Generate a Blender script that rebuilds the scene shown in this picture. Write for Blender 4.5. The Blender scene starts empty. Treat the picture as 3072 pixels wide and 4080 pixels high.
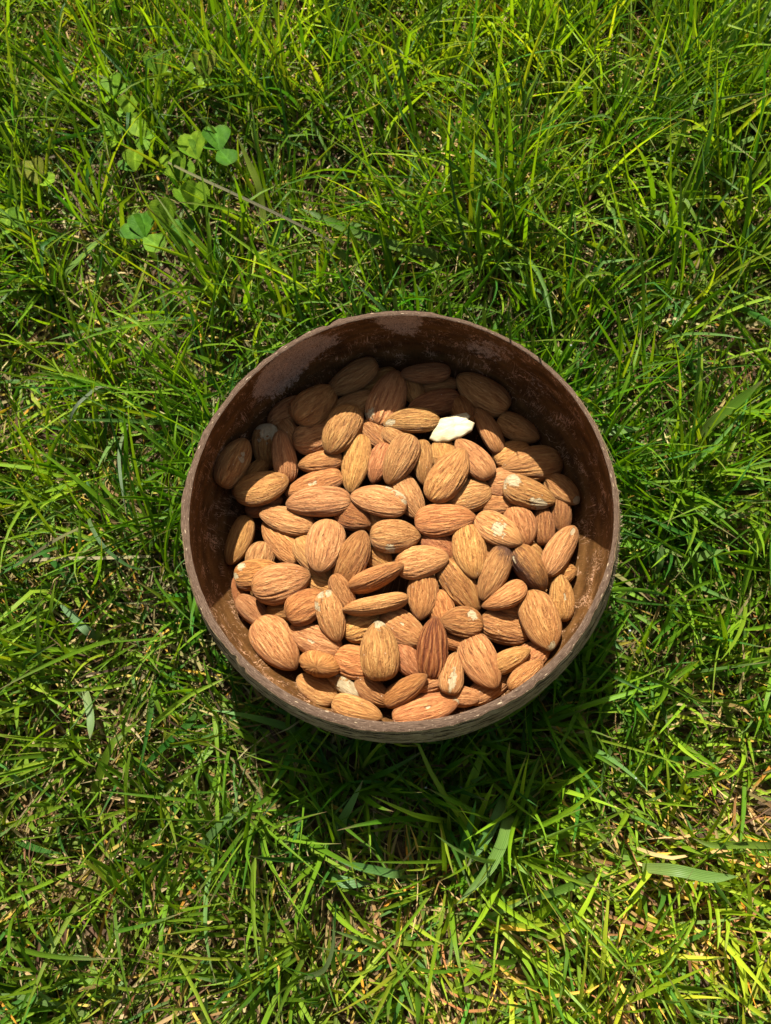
import bpy, math, random
import numpy as np
from mathutils import Matrix, Vector

SC = bpy.context.scene
# ---------------------------------------------------------------- camera
MM = 0.001
RIM = 0.062                       # height of the bowl rim above the soil
cam_data = bpy.data.cameras.new("camera")
cam_ob = bpy.data.objects.new("camera", cam_data)
SC.collection.objects.link(cam_ob)
cam_data.sensor_fit = 'VERTICAL'
cam_data.sensor_height = 24.0
cam_data.lens = 24.0 * 3066.0 / 4080.0
cam_data.clip_start = 0.01
cam_data.clip_end = 500.0
CAMP = (0.0147443, -0.0727006, 0.2358141 + RIM)
CM = ((9.97279368e-01, 0.0, 7.37147407e-02),
      (2.10001203e-02, 9.58562120e-01, -2.84108531e-01),
      (-7.06601581e-02, 2.84883594e-01, 9.55954225e-01))
cam_ob.matrix_world = Matrix(((*CM[0], CAMP[0]), (*CM[1], CAMP[1]), (*CM[2], CAMP[2]), (0, 0, 0, 1)))
cam_data.dof.use_dof = True
cam_data.dof.focus_distance = 0.262
cam_data.dof.aperture_fstop = 17.0
SC.camera = cam_ob
# ---------------------------------------------------------------- light
SUN_EL, SUN_AZ = math.radians(49.0), math.radians(-8.6)     # azimuth clockwise from +Y
world = bpy.data.worlds.new("World"); SC.world = world
world.use_nodes = True
wn = world.node_tree
wn.nodes.clear()
sky = wn.nodes.new('ShaderNodeTexSky'); sky.sky_type = 'NISHITA'; sky.sun_disc = False
sky.sun_elevation = SUN_EL; sky.sun_rotation = SUN_AZ; sky.dust_density = 2.5; sky.ozone_density = 0.6
bg = wn.nodes.new('ShaderNodeBackground'); bg.inputs['Strength'].default_value = 0.06
wo = wn.nodes.new('ShaderNodeOutputWorld')
wb = wn.nodes.new('ShaderNodeMix'); wb.data_type = 'RGBA'; wb.blend_type = 'MULTIPLY'; wb.inputs[0].default_value = 1.0
wb.inputs[7].default_value = (1.06, 0.95, 0.80, 1.0)        # the camera's daylight white balance
wn.links.new(sky.outputs[0], wb.inputs[6]); wn.links.new(wb.outputs[2], bg.inputs[0]); wn.links.new(bg.outputs[0], wo.inputs[0])
sun_data = bpy.data.lights.new("sun", 'SUN'); sun_data.energy = 5.0; sun_data.angle = math.radians(0.55)
sun_data.color = (1.0, 0.95, 0.86)
sun = bpy.data.objects.new("sun", sun_data); SC.collection.objects.link(sun)
sdir = Vector((math.sin(SUN_AZ) * math.cos(SUN_EL), math.cos(SUN_AZ) * math.cos(SUN_EL), math.sin(SUN_EL)))
sun.rotation_euler = sdir.to_track_quat('Z', 'Y').to_euler(); sun.location = (0, 1, 2)
SC.view_settings.view_transform = 'Standard'; SC.view_settings.look = 'None'
SC.view_settings.exposure = 1.28; SC.view_settings.gamma = 1.0
SC.view_settings.use_curve_mapping = False
SC.render.engine = 'CYCLES'
SC.cycles.max_bounces = 8; SC.cycles.diffuse_bounces = 5; SC.cycles.transmission_bounces = 5
SC.cycles.caustics_reflective = False; SC.cycles.caustics_refractive = False

RNG = np.random.default_rng(11)

# ---------------------------------------------------------------- helpers
def tag(o, label=None, cat=None, group=None, kind=None):
    if label: o['label'] = label
    if cat: o['category'] = cat
    if group: o['group'] = group
    if kind: o['kind'] = kind
    return o

def mesh_object(name, verts, faces, mat, parent=None, smooth=True, attrs=None, colors=None, matidx=None):
    """verts (n,3) in metres, faces (m,k) all of one size or a list of such arrays"""
    verts = np.asarray(verts, np.float32)
    fl = faces if isinstance(faces, list) else [faces]
    fl = [np.asarray(f, np.int32) for f in fl if len(f)]
    me = bpy.data.meshes.new(name)
    me.vertices.add(len(verts)); me.vertices.foreach_set('co', verts.ravel())
    nl = sum(f.size for f in fl); nf = sum(len(f) for f in fl)
    me.loops.add(nl); me.polygons.add(nf)
    me.loops.foreach_set('vertex_index', np.concatenate([f.ravel() for f in fl]))
    tot = np.concatenate([np.full(len(f), f.shape[1], np.int32) for f in fl])
    st = np.concatenate([[0], np.cumsum(tot)[:-1]]).astype(np.int32)
    me.polygons.foreach_set('loop_start', st); me.polygons.foreach_set('loop_total', tot)
    me.polygons.foreach_set('use_smooth', np.full(nf, smooth))
    for k, v in (attrs or {}).items():
        v = np.asarray(v, np.float32)
        if v.ndim == 1:
            a = me.attributes.new(k, 'FLOAT', 'POINT'); a.data.foreach_set('value', v)
        else:
            a = me.attributes.new(k, 'FLOAT_VECTOR', 'POINT'); a.data.foreach_set('vector', v.ravel())
    for k, v in (colors or {}).items():
        a = me.attributes.new(k, 'FLOAT_COLOR', 'POINT'); a.data.foreach_set('color', np.asarray(v, np.float32).ravel())
    me.update(calc_edges=True)
    me.validate()
    if mat: me.materials.append(mat)
    o = bpy.data.objects.new(name, me); SC.collection.objects.link(o)
    if parent: o.parent = parent
    return o

def grid_faces(nu, nv, wrap_v=True, off=0, flip=False):
    i = np.arange(nu - 1)[:, None]; j = np.arange(nv if wrap_v else nv - 1)[None, :]
    a = i * nv + j; b = i * nv + (j + 1) % nv; c = (i + 1) * nv + (j + 1) % nv; d = (i + 1) * nv + j
    f = np.stack([a + 0 * b, b + 0 * a, c, d], -1).reshape(-1, 4) + off
    return f[:, ::-1].copy() if flip else f

def vnoise(u, v, nu, nv, seed, wrap_u=True):
    """value noise, u in [0,1) periodic over nu cells, v in [0,1] over nv cells, returns -1..1"""
    r = np.random.default_rng(seed)
    g = r.uniform(-1, 1, (nu, nv + 2))
    x = u * nu; y = np.clip(v, 0, 1) * nv
    i = np.floor(x).astype(int); j = np.floor(y).astype(int)
    fx = x - i; fy = y - j
    fx = fx * fx * (3 - 2 * fx); fy = fy * fy * (3 - 2 * fy)
    i0 = i % nu; i1 = (i + 1) % nu; j = np.clip(j, 0, nv); j1 = j + 1
    return (g[i0, j] * (1 - fx) + g[i1, j] * fx) * (1 - fy) + (g[i0, j1] * (1 - fx) + g[i1, j1] * fx) * fy

def new_mat(name):
    m = bpy.data.materials.new(name); m.use_nodes = True
    nt = m.node_tree; nt.nodes.clear()
    out = nt.nodes.new('ShaderNodeOutputMaterial')
    return m, nt, out

class NB:
    """small node builder"""
    def __init__(s, nt): s.nt = nt
    def n(s, t, **kw):
        nd = s.nt.nodes.new(t)
        ins = kw.pop('ins', {})
        for k, v in kw.items(): setattr(nd, k, v)
        for k, v in ins.items(): s.put(nd.inputs[k], v)
        return nd
    def put(s, inp, v):
        if isinstance(v, bpy.types.NodeSocket): s.nt.links.new(v, inp)
        elif isinstance(v, bpy.types.Node): s.nt.links.new(v.outputs[0], inp)
        else: inp.default_value = v
    def math(s, op, a, b=0.0, c=0.0, clamp=False):
        nd = s.nt.nodes.new('ShaderNodeMath'); nd.operation = op; nd.use_clamp = clamp
        s.put(nd.inputs[0], a); s.put(nd.inputs[1], b)
        if op in ('MULTIPLY_ADD', 'SMOOTH_MIN'): s.put(nd.inputs[2], c)
        return nd.outputs[0]
    def vmul(s, v, k):
        nd = s.nt.nodes.new('ShaderNodeVectorMath'); nd.operation = 'MULTIPLY'
        s.put(nd.inputs[0], v); s.put(nd.inputs[1], k); return nd.outputs[0]
    def vadd(s, v, k):
        nd = s.nt.nodes.new('ShaderNodeVectorMath'); nd.operation = 'ADD'
        s.put(nd.inputs[0], v); s.put(nd.inputs[1], k); return nd.outputs[0]
    def attr(s, name, kind='GEOMETRY'):
        return s.n('ShaderNodeAttribute', attribute_name=name, attribute_type=kind)
    def noise(s, vec, scale, detail=3.0, rough=0.55, dist=0.0):
        nd = s.n('ShaderNodeTexNoise', ins={'Vector': vec, 'Scale': scale, 'Detail': detail, 'Roughness': rough, 'Distortion': dist})
        return nd
    def ramp(s, fac, stops, interp='LINEAR'):
        nd = s.n('ShaderNodeValToRGB'); cr = nd.color_ramp; cr.interpolation = interp
        while len(cr.elements) < len(stops): cr.elements.new(0.5)
        for e, (p, c) in zip(cr.elements, stops):
            e.position = p; e.color = (*c, 1) if len(c) == 3 else c
        s.put(nd.inputs[0], fac); return nd.outputs[0]
    def mapr(s, v, a, b, c=0.0, d=1.0, smooth=False):
        nd = s.n('ShaderNodeMapRange'); nd.clamp = True
        if smooth: nd.interpolation_type = 'SMOOTHSTEP'
        for k, x in zip((0, 1, 2, 3, 4), (v, a, b, c, d)): s.put(nd.inputs[k], x)
        return nd.outputs[0]
    def mix(s, f, a, b, mode='MIX'):
        nd = s.n('ShaderNodeMix', data_type='RGBA', blend_type=mode)
        s.put(nd.inputs[0], f); s.put(nd.inputs[6], a); s.put(nd.inputs[7], b); return nd.outputs[2]
    def bump(s, h, dist, strength=1.0, nrm=None):
        nd = s.n('ShaderNodeBump', ins={'Height': h, 'Distance': dist, 'Strength': strength})
        if nrm is not None: s.put(nd.inputs['Normal'], nrm)
        return nd.outputs[0]
    def princ(s, **ins):
        return s.n('ShaderNodeBsdfPrincipled', ins=ins)

def C4(r, g, b): return (r, g, b, 1.0)

# ---------------------------------------------------------------- materials
def almond_material():
    m, nt, out = new_mat('almond_skin'); b = NB(nt)
    d = b.attr('dirn').outputs['Vector']
    oi = b.n('ShaderNodeObjectInfo')
    rnd = b.n('ShaderNodeCombineXYZ', ins={0: b.math('MULTIPLY', oi.outputs['Random'], 37.0), 1: b.math('MULTIPLY', oi.outputs['Random'], 91.0), 2: 3.0})
    v1 = b.vadd(b.vmul(d, (1.8, 7.0, 7.0)), rnd.outputs[0])
    n1 = b.noise(v1, 1.0, 5.0, 0.62, 0.9).outputs['Fac']
    v2 = b.vadd(b.vmul(d, (6.0, 17.0, 17.0)), rnd.outputs[0])
    n2 = b.noise(v2, 1.0, 4.0, 0.6, 0.6).outputs['Fac']
    gr = b.attr('groove').outputs['Fac']
    v3 = b.vadd(b.vmul(d, (1.5, 5.0, 5.0)), rnd.outputs[0])
    n3 = b.noise(v3, 1.0, 3.5, 0.6, 0.5).outputs['Fac']
    cre = b.math('MULTIPLY', b.mapr(b.math('ABSOLUTE', b.math('SUBTRACT', n3, 0.5)), 0.0, 0.035, 1.0, 0.0, True), b.mapr(n1, 0.40, 0.52, 1.0, 0.35))
    obj = b.n('ShaderNodeTexCoord').outputs['Object']
    fine = b.noise(obj, 2600.0, 3.0, 0.6).outputs['Fac']
    blot = b.noise(b.vadd(obj, rnd.outputs[0]), 130.0, 3.0, 0.55).outputs['Fac']
    f = b.math('ADD', b.math('MULTIPLY', n1, 0.50), b.math('MULTIPLY', n2, 0.42))
    f = b.math('ADD', f, b.math('MULTIPLY', fine, 0.12))
    f = b.math('ADD', f, b.math('MULTIPLY', gr, 0.085))
    col = b.ramp(f, [(0.31, (0.230, 0.082, 0.022)), (0.41, (0.370, 0.152, 0.042)), (0.54, (0.500, 0.232, 0.068)), (0.70, (0.740, 0.440, 0.160))])
    col = b.mix(b.math('MULTIPLY', cre, 0.30), col, C4(0.170, 0.055, 0.018))
    col = b.mix(b.mapr(blot, 0.35, 0.7, 0.0, 0.35), col, C4(0.30, 0.115, 0.035))
    col = b.mix(1.0, col, oi.outputs['Color'], 'MULTIPLY')
    # tip scar and butt darkening of the skin itself
    x = b.n('ShaderNodeSeparateXYZ', ins={0: d}).outputs[0]
    tipm = b.mapr(x, 0.93, 1.0, 0.0, 0.45)
    col = b.mix(tipm, col, C4(0.40, 0.22, 0.10))
    # white dust specks
    vo = b.n('ShaderNodeTexVoronoi', feature='F1', ins={'Vector': b.vadd(obj, rnd.outputs[0]), 'Scale': 330.0})
    sp = b.math('LESS_THAN', vo.outputs['Distance'], 0.075)
    pick = b.math('GREATER_THAN', b.n('ShaderNodeSeparateXYZ', ins={0: vo.outputs['Color']}).outputs[0], 0.72)
    col = b.mix(b.math('MULTIPLY', b.math('MULTIPLY', sp, pick), 0.55), col, C4(0.66, 0.52, 0.36))
    # stain
    st = b.attr('stain').outputs['Fac']
    en = b.noise(obj, 520.0, 4.0, 0.65).outputs['Fac']
    stf = b.mapr(b.math('ADD', st, b.math('MULTIPLY', b.math('SUBTRACT', en, 0.5), 0.9)), 0.30, 0.75, 0.0, 0.85)
    col = b.mix(stf, col, C4(0.045, 0.016, 0.012))
    # bare patches
    ch = b.attr('chip').outputs['Fac']
    chf = b.mapr(b.math('ADD', ch, b.math('MULTIPLY', b.math('SUBTRACT', en, 0.5), 1.5)), 0.52, 0.60, 0.0, 0.95)
    cream = b.mix(b.noise(obj, 900.0, 3.0).outputs['Fac'], C4(0.42, 0.30, 0.14), C4(0.60, 0.51, 0.32))
    col = b.mix(chf, col, cream)
    h = b.math('ADD', b.math('MULTIPLY', n1, 0.55), b.math('MULTIPLY', n2, 0.55))
    h = b.math('ADD', h, b.math('MULTIPLY', fine, 0.16))
    h = b.math('SUBTRACT', h, b.math('MULTIPLY', cre, 0.22))
    h = b.math('SUBTRACT', h, b.math('MULTIPLY', chf, 0.30))
    p = b.princ(**{'Base Color': col, 'Roughness': b.mapr(fine, 0.3, 0.7, 0.50, 0.72), 'Specular IOR Level': 0.32})
    b.put(p.inputs['Normal'], b.bump(h, 0.0013, 1.0))
    b.put(out.inputs[0], p)
    return m

def white_piece_material():
    m, nt, out = new_mat('peeled_almond'); b = NB(nt)
    obj = b.n('ShaderNodeTexCoord').outputs['Object']
    n1 = b.noise(b.vmul(obj, (0.5, 1.6, 1.0)), 260.0, 4.0, 0.6).outputs['Fac']
    col = b.ramp(n1, [(0.35, (0.36, 0.27, 0.13)), (0.5, (0.46, 0.39, 0.23)), (0.7, (0.53, 0.47, 0.31))])
    p = b.princ(**{'Base Color': col, 'Roughness': 0.55, 'Specular IOR Level': 0.35})
    p.inputs['Subsurface Weight'].default_value = 0.12
    p.inputs['Subsurface Radius'].default_value = (0.002, 0.0014, 0.0008); p.inputs['Subsurface Scale'].default_value = 1.0
    b.put(p.inputs['Normal'], b.bump(n1, 0.0004, 0.7)); b.put(out.inputs[0], p)
    return m

def inner_wall_material():
    m, nt, out = new_mat('coconut_inside'); b = NB(nt)
    w = b.attr('wallc').outputs['Vector']           # (arc mm, height mm, 0)
    base_n = b.noise(b.vmul(w, (0.08, 0.22, 1)), 1.0, 5.0, 0.6).outputs['Fac']
    col = b.ramp(base_n, [(0.32, (0.036, 0.017, 0.005)), (0.5, (0.080, 0.037, 0.010)), (0.7, (0.145, 0.070, 0.021))])
    grain = b.noise(b.vmul(w, (2.6, 0.35, 1)), 1.0, 4.0, 0.6).outputs['Fac']
    col = b.mix(b.mapr(grain, 0.45, 0.75, 0.0, 0.30), col, C4(0.22, 0.085, 0.034))
    # fibre scratches: thin contour lines of warped noise
    def lines(scale, seed, eps, dist):
        n = b.noise(b.vadd(b.vmul(w, scale), (seed, seed * 1.7, 0)), 1.0, 2.0, 0.5, dist).outputs['Fac']
        a = b.math('ABSOLUTE', b.math('SUBTRACT', n, 0.5))
        return b.mapr(a, eps * 0.35, eps, 1.0, 0.0)
    l1 = lines((0.40, 0.10, 1), 3.3, 0.022, 1.4); l2 = lines((0.14, 0.34, 1), 9.1, 0.018, 1.8); l3 = lines((0.7, 0.22, 1), 17.1, 0.024, 1.0)
    mask = b.mapr(b.noise(b.vadd(b.vmul(w, (0.09, 0.12, 1)), (5, 2, 0)), 1.0, 2.0).outputs['Fac'], 0.50, 0.62, 0.0, 1.0)
    mask2 = b.mapr(b.noise(b.vadd(b.vmul(w, (0.16, 0.2, 1)), (25, 12, 0)), 1.0, 2.0).outputs['Fac'], 0.50, 0.60, 0.0, 1.0)
    lf = b.math('MAXIMUM', b.math('MULTIPLY', l1, mask), b.math('MAXIMUM', b.math('MULTIPLY', l2, mask2), b.math('MULTIPLY', l3, b.math('MULTIPLY', mask, mask2))))
    pa = b.attr('patch').outputs['Fac']
    pn = b.noise(b.vmul(w, (0.55, 0.45, 1)), 1.0, 6.0, 0.72, 0.8).outputs['Fac']
    hairs = b.noise(b.vmul(w, (1.8, 0.6, 1)), 1.0, 4.0, 0.7, 2.2).outputs['Fac']
    pf = b.mapr(b.math('ADD', pa, b.math('MULTIPLY', b.math('SUBTRACT', pn, 0.5), 1.5)), 0.42, 0.56, 0.0, 1.0)
    pf = b.math('MULTIPLY', pf, b.mapr(hairs, 0.40, 0.56, 0.15, 1.0))
    col = b.mix(b.math('MULTIPLY', lf, 0.8), col, C4(0.52, 0.30, 0.17))
    col = b.mix(b.math('MULTIPLY', pf, 0.85), col, C4(0.52, 0.38, 0.27))
    fl = b.attr('flake').outputs['Fac']
    ff = b.mapr(b.math('ADD', fl, b.math('MULTIPLY', b.math('SUBTRACT', hairs, 0.5), 2.0)), 0.70, 0.80, 0.0, 0.9)
    col = b.mix(ff, col, C4(0.55, 0.40, 0.24))
    p = b.princ(**{'Base Color': col, 'Roughness': b.mapr(base_n, 0.3, 0.7, 0.5, 0.65), 'Specular IOR Level': 0.10})
    h = b.math('ADD', b.math('MULTIPLY', grain, 0.35), b.math('MULTIPLY', b.math('ADD', lf, pf), 0.6))
    b.put(p.inputs['Normal'], b.bump(h, 0.0002, 0.6)); b.put(out.inputs[0], p)
    return m

def rim_material():
    m, nt, out = new_mat('coconut_rim'); b = NB(nt)
    w = b.attr('wallc').outputs['Vector']           # (arc mm, across mm, z)
    g = b.noise(b.vmul(w, (0.35, 5.0, 2.0)), 1.0, 5.0, 0.65).outputs['Fac']
    col = b.ramp(g, [(0.33, (0.036, 0.021, 0.012)), (0.5, (0.090, 0.056, 0.036)), (0.68, (0.175, 0.118, 0.080))])
    vo = b.n('ShaderNodeTexVoronoi', feature='F1', ins={'Vector': b.vmul(w, (0.30, 1.05, 0.0)), 'Scale': 1.0, 'Randomness': 1.0})
    r = b.n('ShaderNodeSeparateXYZ', ins={0: vo.outputs['Color']})
    rad = b.mapr(r.outputs[0], 0.20, 1.0, 0.02, 0.28)
    sp = b.mapr(b.math('SUBTRACT', vo.outputs['Distance'], rad), -0.07, 0.01, 1.0, 0.0)
    ring = b.mapr(b.math('ABSOLUTE', b.math('SUBTRACT', vo.outputs['Distance'], b.math('MULTIPLY', rad, 0.35))), 0.0, 0.05, 0.5, 0.0)
    col = b.mix(sp, col, b.mix(r.outputs[1], C4(0.30, 0.215, 0.13), C4(0.44, 0.35, 0.235)))
    vo2 = b.n('ShaderNodeTexVoronoi', feature='F1', ins={'Vector': b.vmul(w, (0.9, 2.4, 0.0)), 'Scale': 1.0})
    r2 = b.n('ShaderNodeSeparateXYZ', ins={0: vo2.outputs['Color']})
    sp2 = b.math('MULTIPLY', b.mapr(vo2.outputs['Distance'], 0.14, 0.26, 1.0, 0.0), b.math('GREATER_THAN', r2.outputs[0], 0.55))
    col = b.mix(b.math('MULTIPLY', sp2, 0.7), col, C4(0.32, 0.24, 0.16))
    p = b.princ(**{'Base Color': col, 'Roughness': 0.8, 'Specular IOR Level': 0.10})
    h = b.math('ADD', g, b.math('MULTIPLY', sp, 0.3))
    b.put(p.inputs['Normal'], b.bump(h, 0.0003, 0.8)); b.put(out.inputs[0], p)
    return m

def outer_material():
    m, nt, out = new_mat('coconut_outside'); b = NB(nt)
    w = b.attr('wallc').outputs['Vector']
    g = b.noise(b.vmul(w, (0.22, 1.5, 1)), 1.0, 6.0, 0.68).outputs['Fac']
    big = b.noise(b.vmul(w, (0.06, 0.12, 1)), 1.0, 3.0).outputs['Fac']
    col = b.ramp(g, [(0.32, (0.10, 0.064, 0.034)), (0.46, (0.26, 0.175, 0.098)), (0.58, (0.40, 0.29, 0.165)), (0.72, (0.54, 0.41, 0.25))])
    col = b.mix(b.mapr(big, 0.4, 0.7, 0.0, 0.5), col, C4(0.17, 0.10, 0.055))
    cr = b.attr('crack').outputs['Fac']
    cn = b.noise(b.vmul(w, (0.5, 2.2, 1)), 1.0, 4.0, 0.6).outputs['Fac']
    cf = b.mapr(b.math('ADD', cr, b.math('MULTIPLY', b.math('SUBTRACT', cn, 0.5), 0.4)), 0.10, 0.30, 0.0, 1.0)
    col = b.mix(b.math('MULTIPLY', cf, 0.92), col, C4(0.022, 0.015, 0.011))
    p = b.princ(**{'Base Color': col, 'Roughness': 0.9, 'Specular IOR Level': 0.06})
    h = b.math('SUBTRACT', g, b.math('MULTIPLY', cf, 1.0))
    b.put(p.inputs['Normal'], b.bump(h, 0.0007, 1.0)); b.put(out.inputs[0], p)
    return m

def grass_material(name='grass_blade', transl=0.38, rough=0.40, spec=0.20):
    m, nt, out = new_mat(name); b = NB(nt)
    c = b.attr('tone').outputs['Color']
    uv = b.attr('bl').outputs['Vector']             # (along, across, random)
    n = b.noise(b.vmul(uv, (1.2, 9.0, 37.0)), 1.0, 3.0).outputs['Fac']
    col = b.mix(b.mapr(n, 0.3, 0.7, 0.0, 1.0), b.mix(1.0, c, C4(0.78, 0.80, 0.72), 'MULTIPLY'), b.mix(1.0, c, C4(1.22, 1.18, 1.05), 'MULTIPLY'))
    p = b.princ(**{'Base Color': col, 'Roughness': rough, 'Specular IOR Level': spec})
    ridge = b.math('SINE', b.math('MULTIPLY', b.n('ShaderNodeSeparateXYZ', ins={0: uv}).outputs[1], 22.0))
    b.put(p.inputs['Normal'], b.bump(ridge, 0.00005, 0.5))
    t = b.n('ShaderNodeBsdfTranslucent', ins={'Color': b.mix(1.0, col, C4(1.7, 1.6, 0.35), 'MULTIPLY')})
    mx = b.n('ShaderNodeMixShader', ins={0: transl, 1: p.outputs[0], 2: t.outputs[0]})
    b.put(out.inputs[0], mx)
    return m

def clover_material():
    m, nt, out = new_mat('clover_leaf'); b = NB(nt)
    c = b.attr('tone').outputs['Color']
    s = b.n('ShaderNodeSeparateXYZ', ins={0: b.attr('bl').outputs['Vector']})
    f = s.outputs[0]; a = b.math('MULTIPLY', b.math('ABSOLUTE', s.outputs[1]), 0.3333)
    obj = b.n('ShaderNodeTexCoord').outputs['Object']
    wob = b.math('MULTIPLY', b.noise(obj, 400.0, 3.0).outputs['Fac'], 0.10)
    vein = b.math('SINE', b.math('MULTIPLY', b.math('ADD', b.math('SUBTRACT', f, b.math('MULTIPLY', a, 0.45)), wob), 58.0))
    vl = b.mapr(vein, 0.78, 1.0, 0.0, 0.28)
    chev = b.mapr(b.math('ABSOLUTE', b.math('SUBTRACT', b.math('ADD', f, b.math('MULTIPLY', a, 0.30)), 0.55)), 0.0, 0.09, 0.40, 0.0, True)
    mot = b.noise(obj, 260.0, 4.0, 0.6).outputs['Fac']
    col = b.mix(b.mapr(mot, 0.3, 0.7), b.mix(1.0, c, C4(0.62, 0.72, 0.7), 'MULTIPLY'), b.mix(1.0, c, C4(1.25, 1.2, 1.0), 'MULTIPLY'))
    col = b.mix(vl, col, b.mix(1.0, c, C4(1.7, 1.6, 1.5), 'MULTIPLY'))
    col = b.mix(chev, col, b.mix(1.0, c, C4(1.8, 1.55, 1.8), 'MULTIPLY'))
    p = b.princ(**{'Base Color': col, 'Roughness': 0.6, 'Specular IOR Level': 0.08})
    b.put(p.inputs['Normal'], b.bump(b.math('ADD', vl, mot), 0.0003, 0.8))
    t = b.n('ShaderNodeBsdfTranslucent', ins={'Color': b.mix(1.0, col, C4(1.6, 1.5, 0.4), 'MULTIPLY')})
    mx = b.n('ShaderNodeMixShader', ins={0: 0.35, 1: p.outputs[0], 2: t.outputs[0]})
    b.put(out.inputs[0], mx)
    return m

def soil_material():
    m, nt, out = new_mat('soil'); b = NB(nt)
    obj = b.n('ShaderNodeTexCoord').outputs['Object']
    n = b.noise(obj, 220.0, 6.0, 0.7).outputs['Fac']
    far = b.noise(obj, 3.0, 4.0).outputs['Fac']
    col = b.ramp(n, [(0.3, (0.034, 0.021, 0.012)), (0.5, (0.085, 0.056, 0.030)), (0.7, (0.18, 0.125, 0.066))])
    gcol = b.ramp(far, [(0.35, (0.030, 0.060, 0.010)), (0.65, (0.060, 0.095, 0.018))])
    r = b.n('ShaderNodeVectorMath', operation='LENGTH'); b.put(r.inputs[0], obj)
    col = b.mix(b.mapr(r.outputs['Value'], 0.38, 0.55), col, gcol)
    p = b.princ(**{'Base Color': col, 'Roughness': 0.9, 'Specular IOR Level': 0.15})
    b.put(p.inputs['Normal'], b.bump(n, 0.002, 0.9)); b.put(out.inputs[0], p)
    return m

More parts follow.
